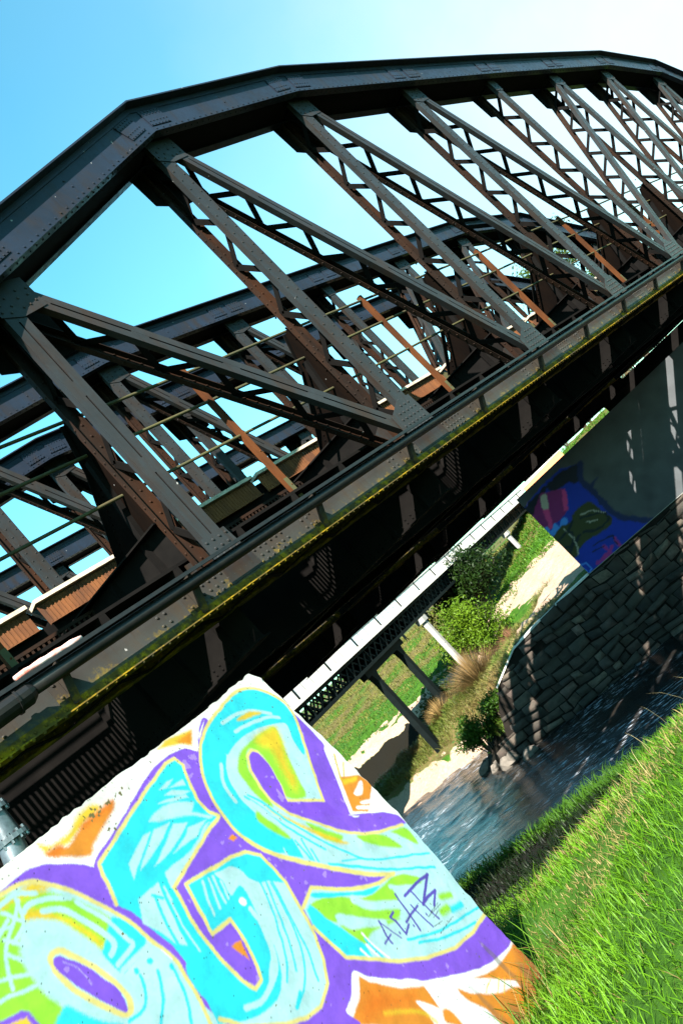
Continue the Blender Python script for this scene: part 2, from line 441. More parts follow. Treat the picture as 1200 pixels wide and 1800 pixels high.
def f(mb):
    mb.mat('dark')
    for i in range(10): mb.box(X0, X1, .53+i*.139, .53+i*.139+.131, .34, .375)
    x = X0
    while x < X1: mb.box(x, x+.08, .53, 1.95, .24, .339); x += 1.0
    mb.mat('rusty')
    x = X0
    while x < X1: mb.box(x, x+.03, 1.90, 1.915, .37, .80); x += .07     # grating kerb beside the walkway
    mb.box(X0, X1, 1.895, 1.925, .80, .84)
along('walkway', f)
def f(mb):
    mb.mat('dark')
    for i in range(9): mb.box(X0-1, X1, W1+YR+.42+i*.115, W1+YR+.42+i*.115+.105, -.06, -.03)
    x = X0
    while x < X1: mb.box(x, x+.08, W1+YR+.02, W1+YR+1.46, -.16, -.061); x += 2.0
along('shade_boards', f)  # unseen boards added between the bridges to shade the far abutment
def railing_post():
    mb = MB().mat('orange'); mb.box(-.035, .035, 0, .01, .28, 2.66); mb.box(-.035, -.025, .0105, .08, .28, 2.66)
    for z in (.5, 1.1, 1.8, 2.3): mb.rivet((.012, 0, z), (0, -1, 0), .014, .012)
    mb.mat('rail'); mb.box(-.036, .036, -.004, -.0005, .28, .62)
    return mb
rpm = railing_post().mesh('railing_post')
for k in range(-1, 8): link('railing_post', rpm, bridge, (4.15*k+2.0, .70, 0))
for z in (1.43, 2.06, 2.57):
    mb = MB().mat('rail'); mb.tube([(x, .735+.005*math.sin(x*1.3), z+.008*math.sin(x*.9+z)) for x in np.arange(X0, X1, .7)], .022, 8); mb.build('handrail', bridge, smooth=True)
mb = MB().mat('black')
mb.box(-4.6, 36.5, -.335, -.318, -.012, .024); mb.box(-4.6, 36.5, -.317, -.23, .010, .022)
mb.build('outrigger_beam', bridge)

# the second bridge behind it
b2 = copy_tree(bridge); b2.location = (SK*8.6, 8.6, DZ-.25)
b2['label'] = 'farther riveted steel truss bridge, seen behind the first one through its posts and diagonals'

# pipeline on the outrigger brackets
pl = thing('pipeline', 'black service pipe along the outside of the nearer bridge, turning down at its left end', 'pipe', (0, 0, DZ))
mb = MB().mat('black'); mb.tube([(-2.62, -.225, -.075)]+[(x, -.225, -.075) for x in np.arange(-2, 36.4, 2.0)], .066, 14); mb.build('pipe', pl, smooth=True)
mb = MB().mat('black'); mb.tube([(-3.05, -.225, -.10), (-2.98, -.225, -.10), (-2.60, -.225, -.085), (-2.55, -.225, -.08)], [.10, .103, .103, .075], 16)
mb.tube([(-2.72, -.225, -.09), (-2.70, -.225, -.09)], .115, 16); mb.build('sleeve', pl, smooth=False)
mb = MB().mat('black'); pts = [(-3.05-.28*math.sin(t), -.225, -.38+.28*math.cos(t)) for t in np.linspace(0, math.pi/2, 8)]
mb.tube(pts, .095, 16); mb.build('elbow', pl, smooth=True)
mb = MB().mat('galv'); mb.tube([(-3.33, -.225, -.38), (-3.33, -.225, -.62), (-3.34, -.225, -.85), (-3.40, -.22, -1.1), (-3.52, -.2, -1.4), (-3.6, -.2, -3.2)], [.085, .085, .09, .10, .10, .10], 18); mb.build('pipe', pl, smooth=True)
for z in (-.66, -.90):
    mb = MB().mat('galv'); mb.tube([(-3.335, -.225, z), (-3.337, -.225, z-.035)], .125, 20)
    for q in range(10):
        a = 2*math.pi*q/10; mb.tube([(-3.335+.108*math.cos(a), -.225+.108*math.sin(a), z+.02), (-3.337+.108*math.cos(a), -.225+.108*math.sin(a), z-.06)], .014, 6)
    mb.build('flange', pl)
mb = MB().mat('redwhite'); mb.tube([(x, -.285+.004*math.sin(9*x), .052+.004*math.sin(7*x)) for x in np.linspace(-2.62, -1.97, 14)], [.026+.004*(i % 3) for i in range(13)]+[.018], 9)
tag(mb.build('marker_pole', loc=(0, 0, DZ), smooth=True), 'flaking orange and white marker pole lying on the outrigger beam', 'pole')

# ------------------------------------------------------------------ graffiti rasteriser
def catmull(p, closed, k=6):
    p = np.asarray(p, float); n = len(p)
    if n < 3: return p
    out = []
    rng = range(n) if closed else range(n-1)
    for i in rng:
        if closed: a, b, c, d = p[i-1], p[i], p[(i+1) % n], p[(i+2) % n]
        else: a, b, c, d = p[max(i-1, 0)], p[i], p[i+1], p[min(i+2, n-1)]
        for t in np.arange(k)/k: out.append(.5*((2*b)+(-a+c)*t+(2*a-5*b+4*c-d)*t*t+(-a+3*b-3*c+d)*t**3))
    if not closed: out.append(p[-1])
    return np.array(out)
def segdist(P, a, b):
    ab = b-a; t = np.clip(((P-a)@ab)/max(ab@ab, 1e-9), 0, 1); return np.hypot(*(P-(a+t[:, None]*ab)).T)
def raster(P, col, spec, pal, rng, wob):
    """paint the shapes of spec over the points P (mm) into col (n,3)"""
    for line in spec.strip().split('\n'):
        kd, c, soft, sm, wd, nums = line.split(); q = np.array(list(map(float, nums.split(',')))).reshape(-1, 2); soft = float(soft); wd = float(wd)
        closed = kd == 'P'
        if sm == '1': q = catmull(q, closed)
        m = wd/2+soft*2+4
        idx = np.nonzero((P[:, 0] > q[:, 0].min()-m) & (P[:, 0] < q[:, 0].max()+m) & (P[:, 1] > q[:, 1].min()-m) & (P[:, 1] < q[:, 1].max()+m))[0]
        if not len(idx): continue
        S = P[idx]+wob[idx]; dist = np.full(len(idx), 1e9)
        segs = list(zip(q, np.roll(q, -1, 0))) if closed else list(zip(q[:-1], q[1:]))
        inside = np.zeros(len(idx), bool)
        for a, b in segs:
            dist = np.minimum(dist, segdist(S, a, b))
            if closed:
                cr = (a[1] > S[:, 1]) != (b[1] > S[:, 1])
                if cr.any():
                    xi = a[0]+(S[:, 1]-a[1])*(b[0]-a[0])/((b[1]-a[1]) or 1e-9); inside ^= cr & (S[:, 0] < xi)
        sd = np.where(inside, dist, -dist) if closed else wd/2-dist
        al = np.clip(.5+sd/(2*soft), 0, 1); al = al*al*(3-2*al)
        al = np.clip(al+(rng.random(len(idx))-.5)*.5*(4*al*(1-al)), 0, 1)*.985
        col[idx] += (np.array(pal[c])-col[idx])*al[:, None]
def fields(shape, cells, amp, rng):
    """smooth random field by bilinear interpolation"""
    g = rng.standard_normal((cells[0]+2, cells[1]+2)); y = np.linspace(0, cells[0], shape[0]); x = np.linspace(0, cells[1], shape[1])
    iy = y.astype(int); ix = x.astype(int); fy = (y-iy)[:, None]; fx = (x-ix)[None]
    fy = fy*fy*(3-2*fy); fx = fx*fx*(3-2*fx)
    return amp*((g[iy][:, ix]*(1-fx)+g[iy][:, ix+1]*fx)*(1-fy)+(g[iy+1][:, ix]*(1-fx)+g[iy+1][:, ix+1]*fx)*fy)
GRAF = '''P Y 14 1 0 -1679,1910,-1675,1861,-1660,1867,-1616,1861,-1581,1842,-1520,1851,-1453,1864,-1398,1862,-1365,1874,-1390,1901,-1473,1902,-1552,1874,-1636,1881
P O 12 1 0 -1680,1859,-1543,1753,-1496,1774,-1445,1791,-1309,1836,-1297,1863,-1396,1864,-1472,1865,-1520,1851,-1586,1836,-1621,1862
P E 25 1 0 -1486,1851,-1415,1844,-1322,1842,-1299,1865,-1394,1866,-1472,1865
P E 20 1 0 -1675,1858,-1616,1861,-1610,1839,-1648,1838
P Y 10 0 0 -921,1920,-844,1930,-672,1891,-737,1835,-776,1867,-847,1896
P O 14 0 0 -795,1892,-749,1891,-679,1884,-737,1835,-769,1863
P O 6 0 0 -60,1206,76,1126,109,1040,-76,974,-169,1042,-130,1098
L Y 5 1 10.7 35,1303,-13,1251,-63,1193
L Y 5 1 9.1 46,1235,-27,1190
P Y 10 0 0 -59,1190,61,1128,26,1120,-77,1162
P W 6 1 0 -66,1090,1,1101,54,1102,47,1081,-20,1055
P W 6 1 0 -116,1040,-18,983,89,926,96,896,-42,970,-123,1025
P W 6 1 0 -70,1038,-3,1013,48,984,81,957,-5,990,-68,1022
P O 7 0 0 -885,588,-854,530,-737,397,-616,299,-636,186,-661,217,-715,295,-709,233,-705,143,-1094,521,-967,540
P E 60 1 0 -880,516,-773,388,-695,333,-749,326,-849,387,-950,434,-1029,470,-991,509
P W 6 1 0 -720,307,-674,249,-634,173,-647,111,-655,71,-725,153,-721,237
L Y 14 1 12.2 -909,411,-803,328,-736,258,-709,178
P O 7 0 0 -316,76,-229,27,-141,-14,100,-63,201,-206,221,-417,48,-394,-104,-228,-89,-141,-229,-3
P E 30 0 0 92,-65,143,-157,96,-287,2,-260,42,-165
P O 8 1 0 -458,138,-398,56,-252,-71,-102,-166,20,-359,-67,-522,-350,-201,-401,-43,-458,72
L Y 5 1 5.5 -233,-5,-321,-5
L Y 5 1 5.5 -176,-46,-260,-64
L Y 5 1 5.5 -142,-76,-224,-97
P O 10 1 0 -631,169,-592,134,-596,48,-662,133
P U 4 1 0 -1999,1860,-1897,1861,-1831,1861,-1760,1857,-1678,1817,-1591,1751,-1559,1716,-1548,1719,-1484,1743,-1362,1769,-1205,1814,-1037,1860,-909,1870,-833,1858,-780,1843,-726,1797,-670,1844,-559,1890,-679,1832,-602,1887,-541,1891,-517,1726,14,1668,13,1626,30,1399,-9,1351,-105,1190,-199,1037,-151,998,-207,1042,52,874,113,712,123,52,209,81,128,-43,-55,-6,-195,49,-351,142,-575,293,-638,359,-773,481,-853,568,-897,625,-985,579,-1066,564,-1161,551,-2268,1569
P A 4 1 0 -1999,1860,-1906,1850,-1846,1840,-1787,1815,-1723,1741,-1672,1664,-1635,1586,-1589,1483,-1570,1378,-1541,1261,-1553,1169,-1567,1075,-1600,967,-2268,1569
P G 12 1 0 -1984,1848,-1910,1845,-1853,1819,-1796,1781,-1739,1723,-1690,1644,-1653,1568,-1642,1505,-1734,1451,-1756,1508,-1780,1580,-1811,1657,-1895,1720,-1947,1682,-1991,1622,-1991,1568,-1993,1528,-1994,1488,-1981,1429,-2036,1381,-2238,1551
P Y 22 1 0 -1875,1760,-1818,1714,-1781,1651,-1749,1580,-1724,1494,-1739,1462,-1766,1562,-1811,1657,-1899,1716
P Y 20 1 0 -1927,1840,-1859,1811,-1797,1821,-1750,1768,-1802,1773,-1891,1805,-1944,1803
P A 14 1 0 -1899,1723,-1811,1657,-1780,1580,-1748,1469,-1746,1423,-1778,1242,-1822,1214,-1901,1295,-1944,1371,-1978,1432,-1994,1512,-1990,1592,-1978,1660
P C 10 1 0 -1978,1424,-1944,1371,-1902,1294,-1854,1236,-1891,1207,-2057,1366
P C 8 0 0 -1628,1526,-1586,1485,-1574,1381,-1606,1354,-1730,1351,-1740,1365,-1748,1405,-1752,1457,-1697,1485,-1678,1505
L A 5 1 17.4 -1967,1822,-1908,1824,-1864,1821,-1805,1778
L A 5 1 20.3 -1885,1756,-1846,1762,-1779,1735,-1714,1684
L A 5 1 22.5 -1826,1714,-1768,1674,-1732,1599,-1691,1479,-1695,1443,-1724,1429
L A 5 1 18.4 -1703,1655,-1675,1586,-1651,1519,-1638,1434,-1639,1396,-1727,1386
L A 5 1 17.1 -1728,1361,-1588,1359
L A 5 1 8.2 -1757,1356,-1669,1355,-1582,1348
L A 5 1 13.5 -1869,1799,-1963,1732,-2015,1692,-2055,1620,-2067,1583
L A 5 1 14.2 -1874,1810,-1910,1726,-1976,1694
L A 5 1 13.5 -1947,1768,-1986,1751,-2048,1720
L A 5 1 13.6 -1996,1723,-1948,1658
L A 5 1 13.5 -2018,1681,-1992,1636,-1970,1592
L A 5 1 12.8 -2102,1638,-2048,1613,-1985,1575
L A 5 1 12.8 -2151,1591,-2074,1567,-1993,1535
L A 5 1 14.2 -1947,1799,-1912,1740
L A 5 1 13.5 -2001,1764,-1954,1743
P U 6 0 0 -2172,1549,-2138,1534,-2082,1513,-2071,1497,-2070,1424,-2197,1533
P Y 6 0 0 -2151,1518,-2084,1489,-2093,1435,-2177,1515
L R 5 1 21.2 -1919,1536,-1906,1574,-1874,1571,-1853,1547,-1819,1473,-1787,1381,-1773,1300,-1793,1250,-1818,1248,-1843,1277,-1881,1361,-1913,1451,-1922,1532
P U 3 1 0 -1904,1559,-1881,1556,-1862,1529,-1828,1465,-1805,1394,-1787,1326,-1803,1256,-1827,1270,-1858,1340,-1894,1440,-1915,1525
L V 5 1 2.9 -1880,1533,-1861,1491,-1852,1439,-1852,1408
L C 5 1 12.2 -1688,1300,-1706,1259,-1734,1227,-1774,1214,-1830,1229
L C 5 1 12.2 -1624,1267,-1666,1197,-1755,1127
L C 5 1 12.3 -1566,1243,-1580,1185,-1605,1115,-1666,1030
L C 5 1 23.4 -1624,1313,-1623,1311
L C 5 1 20.3 -1687,1325,-1688,1320
L C 5 1 14.2 -1570,1243,-1573,1232
L R 5 1 17.1 -1996,1863,-1905,1852,-1845,1841,-1786,1816,-1721,1742,-1671,1665,-1634,1587,-1587,1484,-1568,1379,-1540,1263,-1551,1170,-1565,1076,-1600,967
L W 5 1 4.3 -1557,1305,-1547,1256
P C 4 0 0 -1530,1706,-1226,1785,-933,1848,-876,1840,-861,1793,-912,1689,-936,1621,-921,1555,-897,1505,-992,1496,-1170,1466,-1328,1436,-1374,1256,-1378,1098,-1363,992,-1340,935,-1330,864,-1456,871,-1565,973,-1514,1153,-1507,1292,-1533,1402,-1548,1483,-1577,1548
P A 8 0 0 -1216,1701,-1165,1712,-1107,1709,-1041,1692,-960,1628,-1006,1603,-923,1523,-954,1526,-1008,1587,-1086,1633,-1171,1669
P A 6 0 0 -1425,1627,-1285,1673,-1241,1664,-1306,1635,-1452,1565
P A 6 0 0 -1220,1661,-1134,1637,-1214,1607,-1325,1585,-1395,1572,-1369,1593
P A 6 0 0 -1125,1622,-1059,1585,-1169,1559,-1270,1541,-1333,1547,-1273,1566
P A 6 0 0 -1078,1569,-972,1530,-1067,1517,-1224,1533,-1115,1551
P A 6 0 0 -1064,1773,-1004,1779,-962,1772,-1025,1759
P A 6 0 0 -1016,1753,-920,1741,-929,1713
P A 6 0 0 -1061,1742,-1012,1738,-930,1678,-983,1686
P A 6 0 0 -1118,1732,-1070,1724,-967,1680,-964,1661,-1053,1700
P A 6 0 0 -1315,1500,-1276,1500,-1141,1491,-997,1519,-964,1515,-1330,1434,-1346,1446
P A 6 0 0 -1492,1501,-1370,1494,-1397,1425,-1428,1329,-1454,1238,-1491,1281,-1506,1352,-1545,1425
L C 5 1 13.4 -1431,1473,-1403,1437
L C 5 1 13.4 -1425,1461,-1460,1377,-1485,1278
L C 5 1 13.4 -1370,1476,-1417,1356,-1453,1231
L C 5 1 13.5 -1333,1484,-1376,1358,-1397,1219
L C 5 1 12.9 -1387,1417,-1416,1262,-1420,1182
L A 5 1 8.5 -1377,1431,-1406,1339,-1424,1255,-1430,1191
L A 5 1 9.0 -1364,1464,-1377,1409
P A 4 0 0 -1276,1410,-1106,1372,-997,1348,-919,1313,-866,1257,-853,1093,-896,923,-918,861,-974,763,-1045,694,-1154,669,-1241,698,-1338,758,-1483,883,-1552,974,-1430,956,-1340,935,-1291,936,-1267,978,-1229,1077,-1228,1173,-1320,1197,-1336,1218,-1304,1315
P C 5 1 0 -1276,1410,-1106,1372,-998,1347,-919,1313,-866,1257,-862,1163,-854,1092,-926,1155,-972,1179,-1003,1230,-1007,1274,-1034,1318,-1078,1339,-1126,1356,-1120,1305,-1134,1239,-1059,1234,-1084,1123,-1122,1032,-1166,964,-1246,924,-1302,867,-1370,860,-1458,893,-1552,974,-1493,973,-1338,934,-1291,935,-1267,978,-1224,1080,-1230,1173,-1325,1201,-1294,1306
P C 6 1 0 -1552,974,-1533,1022,-1550,1105,-1519,1198,-1415,1178,-1401,1046,-1338,934,-1258,899,-1185,907,-1131,972,-1193,884,-1280,840,-1370,852,-1465,896
L C 5 1 10.5 -969,1181,-1008,1077,-1078,964,-1147,881,-1200,843
L C 5 1 10.5 -939,1165,-1003,1026,-1062,921,-1127,837
L C 5 1 10.5 -921,1140,-957,1021,-1006,904,-1080,815,-1162,770,-1247,752
L C 5 1 10.5 -910,1143,-959,982,-1010,838,-1074,735
L C 5 1 17.9 -1186,776,-1243,753
L A 5 1 23.3 -1429,920,-1355,887,-1267,892,-1199,919,-1148,986,-1110,1067,-1102,1137
L A 5 1 12.3 -1206,1367,-1239,1307,-1265,1242
L A 5 1 12.9 -1171,1356,-1198,1297,-1222,1241
L A 5 1 12.9 -1144,1350,-1167,1295,-1181,1238
L A 5 1 12.9 -1129,1312,-1139,1281,-1155,1241
L W 5 1 35.0 -1110,1183,-1108,1180
P O 6 0 0 -1301,1108,-1271,1105,-1243,1092,-1253,1075,-1278,1017,-1290,1056
P O 6 0 0 -944,1409,-906,1410,-894,1385,-927,1384
L R 5 0 16.8 -1577,1548,-1530,1706,-1226,1785,-933,1848,-876,1840,-861,1793,-912,1689,-936,1621,-928,1549,-897,1505,-1031,1491,-1170,1466,-1328,1436,-1374,1256,-1378,1098,-1363,992,-1340,935,-1291,936,-1267,978,-1229,1077,-1220,1179,-1332,1201,-1276,1410,-1106,1372,-997,1348,-917,1314,-863,1258,-851,1094,-894,925,-918,861,-974,763,-1045,694,-1154,669,-1241,698,-1338,758,-1484,882,-1547,978
P A 4 0 0 -290,1194,-133,1409,-45,1526,18,1647,-1,1728,-70,1820,-163,1889,-290,1905,-489,1878,-629,1840,-741,1770,-812,1686,-859,1587,-877,1474,-864,1355,-792,1213,-641,1039,-520,912,-382,786,-245,682,-379,726,-523,810,-747,971,-759,994,-870,960,-896,875,-868,681,-763,580,-627,453,-475,338,-264,227,-88,171,159,121,678,-125,574,561,53,787,-175,898,-266,955,-366,1045,-451,1160,-542,1266,-582,1383,-577,1470,-543,1557,-500,1615,-455,1632,-423,1605,-423,1518,-456,1409,-491,1326
P G 10 1 0 -400,1665,-266,1654,-192,1639,-209,1571,-258,1493,-317,1376,-368,1272,-477,1331,-449,1414,-416,1523,-420,1606,-465,1638,-551,1562,-573,1431,-593,1355,-628,1432,-627,1556,-605,1605,-521,1654
P Y 40 1 0 -353,1656,-195,1638,-223,1550,-309,1447,-346,1356,-405,1338,-371,1448,-335,1559,-372,1620
P C 5 1 0 -72,1818,-5,1725,-1,1634,-57,1527,-154,1419,-145,1514,-99,1602,-179,1649,-309,1689,-434,1705,-540,1698,-642,1664,-698,1593,-721,1494,-710,1391,-687,1288,-656,1188,-776,1224,-864,1355,-876,1472,-858,1586,-812,1684,-733,1766,-625,1836,-485,1876,-294,1902,-165,1888
P C 5 0 0 -746,1425,-732,1376,-692,1244,-640,1189,-666,1092,-730,1148,-715,1218,-736,1173,-797,1219,-849,1327,-854,1431
L A 5 1 20.6 -476,1824,-361,1816,-237,1776,-138,1701
L A 5 1 18.3 -446,1750,-301,1728,-176,1697,-108,1653
L A 5 1 21.1 -673,1675,-745,1597,-761,1504
L A 5 1 15.9 -599,1683,-680,1608,-716,1508,-708,1433
P Y 10 1 0 -382,1789,-295,1789,-224,1764,-200,1736,-328,1763
P G 10 1 0 -695,1403,-680,1353,-650,1253,-648,1199,-670,1219,-707,1293,-732,1376
P G 10 1 0 -499,1191,-424,1093,-357,1008,-423,1011,-483,1099
P G 10 1 0 -279,948,-121,851,-58,724,-123,763,-236,865
P G 10 1 0 -43,809,74,755,62,654,-24,780
P Y 12 1 0 -624,1394,-587,1297,-498,1150,-360,965,-423,1011,-515,1140,-608,1303
L C 5 1 12.3 -673,1480,-624,1394,-591,1274,-538,1156,-485,1056,-409,936,-357,862,-263,787,-132,704,82,575
L C 5 1 12.3 -694,1485,-649,1375,-605,1213,-518,1035
L C 5 1 14.2 -561,978,-471,900,-355,801,-198,672,36,510
L C 5 1 10.9 -593,1090,-606,1026
L C 5 1 10.6 -600,1156,-629,1046
L C 5 1 10.6 -635,1173,-637,1061
L C 5 1 8.5 -480,936,-357,862
L A 5 1 10.6 -684,1452,-639,1342,-575,1182,-501,1067
P G 8 1 0 -833,944,-709,897,-571,782,-481,733,-396,706,-243,665,-127,567,-148,536,-321,652,-345,599,-386,569,-441,552,-524,609,-627,712,-743,819,-775,800,-820,857,-833,896
P G 10 1 0 -769,775,-709,704,-529,607,-440,542,-631,631,-723,630,-750,681,-764,730
P C 8 0 0 -862,944,-828,945,-803,839,-769,746,-730,635,-745,580,-858,675,-896,875
P C 6 1 0 -771,970,-650,874,-539,800,-394,718,-481,733,-558,790,-729,905,-786,955
L A 9 1 43.9 -592,790,-544,718,-458,644,-293,521
L A 9 1 32.9 -747,802,-679,721,-539,602
L A 9 1 22.8 -337,665,-262,588,-163,529
L W 5 1 11.4 -699,671,-692,599,-666,507
L W 5 1 11.4 -726,628,-712,550
L W 5 1 11.4 -770,641,-762,590
L C 5 1 10.6 -709,647,-703,584,-694,531
L C 5 1 14.2 -496,466,-405,409,-282,341,-131,280,-21,238,107,183
L C 5 1 14.2 -451,408,-341,337,-191,256,-15,176
L C 12 1 35.2 -95,326,-5,287
L G 14 1 35.2 -95,411,-21,366
L G 14 1 39.8 -171,368,-114,350
L R 5 1 17.1 -293,1192,-133,1409,-45,1526,18,1647,2,1731,-63,1824,-160,1892,-287,1907,-489,1878,-629,1840,-741,1770,-812,1686,-859,1587,-877,1474,-866,1353,-795,1211
L R 5 1 23.8 -866,1353,-795,1211,-643,1037,-520,912,-384,784,-258,684
L R 5 0 18.4 -245,682,-381,724,-526,808,-635,883,-756,988,-870,960
L R 5 0 18.5 -896,875,-868,681,-763,580,-627,453,-475,338,-264,227,-88,171,87,148
L R 5 0 16.5 72,778,-117,864,-216,919,-296,980,-364,1047,-451,1160,-539,1268,-579,1385,-574,1471,-546,1555,-500,1615,-446,1630,-423,1605,-423,1518,-456,1409,-494,1324,-290,1194
P U 4 0 0 -473,1615,-444,1616,-423,1594,-416,1523,-449,1414,-489,1334,-494,1315,-290,1182,-239,1057,-488,1220,-535,1302,-558,1421,-534,1533
L V2 3 0 10.6 -559,631,-583,574,-589,522
L V2 3 0 6.6 -561,628,-542,561,-522,497
L V2 3 0 9.3 -625,553,-557,548
L V2 3 0 10.6 -506,517,-506,514
L V2 3 0 12.3 -443,589,-483,591,-473,561,-477,484,-421,496
L V2 3 0 11.0 -399,472,-399,469
L V2 3 0 12.3 -348,624,-361,540,-386,432
L V2 3 0 12.3 -274,499,-423,511
L V2 3 0 9.9 -312,528,-308,453,-294,378
L V2 3 0 11.4 -271,439,-271,436
L V2 3 0 17.1 -298,576,-174,556,-51,526
L V2 3 0 17.1 -51,526,-148,499,-239,474
L V2 3 0 16.1 -239,474,-173,472,-91,453,-180,422
L V2 3 0 10.0 -243,555,-233,446,-221,368
L D 2 0 3.4 -238,422,-144,411
L D 2 0 3.4 -276,426,-134,394
L D 2 0 3.3 -285,371,-215,349
L D 2 0 3.4 -285,330,-125,308
L D 2 0 3.4 -250,396,-173,388'''
PAL = dict(U=(.088, .030, .285), C=(.006, .27, .32), A=(.185, .295, .305), G=(.125, .28, .010), R=(.32, .265, .085), O=(.31, .102, .002), E=(.30, .070, .002), W=(.38, .375, .365), Y=(.32, .22, .008), V=(.2, .16, .34), V2=(.035, .022, .17), D=(.010, .013, .02))

# graffiti wall: local x runs along the wall, local z up, face at y = 0 looking to -y
wd_ = Vector((.945, .327, 0)).normalized()
WALL0 = Vector((-2.58, -2.80, 0))
wall = thing('graffiti_wall', 'low concrete wall covered in cyan, purple, lime and orange graffiti, tagged A.C.A.B', 'wall', WALL0)
wall.rotation_euler = (0, 0, math.atan2(wd_.y, wd_.x))
edge_n = np.random.default_rng(2)
edge_z = [-1.2, -.25, .15, .55, .83, 1.27, 1.59, 1.88, 1.93]; edge_a = [.12, .118, .085, .108, .113, .079, .037, .003, -.055]
na, nz = 560, 560; A0 = -2.75
zz = np.linspace(-.75, 1.93, nz); rightedge = np.interp(zz, edge_z, edge_a)+np.interp(zz, np.linspace(-.75, 1.93, 70), edge_n.normal(0, .0035, 70))-np.maximum(0, np.interp(zz, np.linspace(-.75, 1.93, 40), edge_n.normal(-.006, .006, 40)))*1.5
uu = np.linspace(0, 1, na)
AA = A0+(rightedge[:, None]-A0)*uu[None]; ZZ = np.repeat(zz[:, None], na, 1)
ZZ += np.clip((ZZ-1.87)/.06, 0, 1)*(np.interp(AA, [-2.75, -1.85, -1.2, -.6, -.08, .2], [.0, -.008, .004, -.004, .015, -.02])+np.interp(AA, np.linspace(-2.75, .2, 90), edge_n.normal(0, .0035, 90)))
Pm = np.stack([AA.ravel()*1000, ZZ.ravel()*1000], 1)
rng = np.random.default_rng(3)
wob = np.stack([(fields((nz, na), (60, 60), 1.6, rng)+fields((nz, na), (14, 14), 2.2, rng)).ravel() for _ in range(2)], 1)
col = np.tile(np.array(PAL['W']), (len(Pm), 1))
col *= (1+.05*fields((nz, na), (25, 25), 1, rng).ravel())[:, None]
# unpainted, slightly stained concrete along the top edge
stain = np.clip((Pm[:, 1]-1860-40*fields((nz, na), (6, 30), 1, rng).ravel())/60, 0, 1)*.35
col += (np.array((.27, .245, .20))-col)*stain[:, None]
raster(Pm, col, GRAF, PAL, rng, wob)
# uneven paint coverage, moss specks near the top left
pur = (np.abs(col-np.array(PAL['U'])).sum(1) < .15)
cov = fields((nz, na), (120, 120), 1, rng).ravel(); cov2 = fields((nz, na), (16, 16), 1, rng).ravel()
hi = pur & (cov+.5*cov2 > 1.75); col[hi] += (np.array((.22, .15, .34))-col[hi])*.45
col *= (1+.03*cov2[:, None])
mf = fields((nz, na), (270, 270), 1, rng).ravel(); mw_ = np.zeros(len(Pm))
for ax, az_, rx, rz, am in ((-1380, 1872, 110, 26, 1.9), (-1225, 1868, 80, 20, 1.9), (-1372, 1772, 50, 28, 1.5), (-300, 1885, 240, 14, 1.1), (-1000, 1890, 200, 12, 1.2)): mw_ = np.maximum(mw_, am*np.exp(-((Pm[:, 0]-ax)/rx)**2-((Pm[:, 1]-az_)/rz)**2))
mo = mf+mw_*1.3-2.2
ms = mo > .35; col[ms] = (.06, .05, .015)
spk = rng.random(len(Pm)) < .0016*(1+3*(Pm[:, 1] > 1800)); col[spk] *= .12
grain = fields((nz, na), (280, 280), 1, rng).ravel(); col *= (1+.035*grain+.05*fields((nz, na), (40, 40), 1, rng).ravel()-.04*np.clip(fields((nz, na), (7, 90), 1, rng).ravel(), 0, 2))[:, None]
pits = fields((nz, na), (330, 330), 1, rng).ravel(); pt_ = pits > 3.0; col[pt_] *= .35
dirt = np.clip((np.interp(Pm[:, 0], [-2200, 120], [-330, -90])+120*fields((nz, na), (10, 60), 1, rng).ravel()-Pm[:, 1])/260, 0, .55); col += (np.array((.06, .05, .03))-col)*dirt[:, None]
rgba = np.concatenate([np.clip(col, 0, 1), np.ones((len(col), 1))], 1)
vs = np.stack([AA.ravel(), np.zeros(nz*na), ZZ.ravel()], 1)
vs[:, 1] += .0004*fields((nz, na), (60, 60), 1, rng).ravel()
i = np.arange(nz-1)[:, None]*na+np.arange(na-1)[None]
lp = np.stack([i, i+1, i+na+1, i+na], -1)
me = npmesh('painted_face', vs, 4, lp, [M['paint']], {'paint': rgba}, smooth=True)
link('painted_face', me, wall)
mb = MB().mat('pale_concrete')
n = len(edge_z)
prof = list(zip(edge_a, edge_z))
mb.prism([(A0-1.4, .003, -1.2)]+[(a-.001, .003, z) for a, z in prof if z > -1.3][0:]+[(A0-1.4, .003, 1.915)], (0, .42, 0))
mb.build('wall_block', wall)
# front of the wall left of the painted part
mb = MB().mat('pale_concrete'); mb.box(A0-1.4, A0-.002, -.001, .002, -1.2, 1.91); mb.build('plain_face', wall)

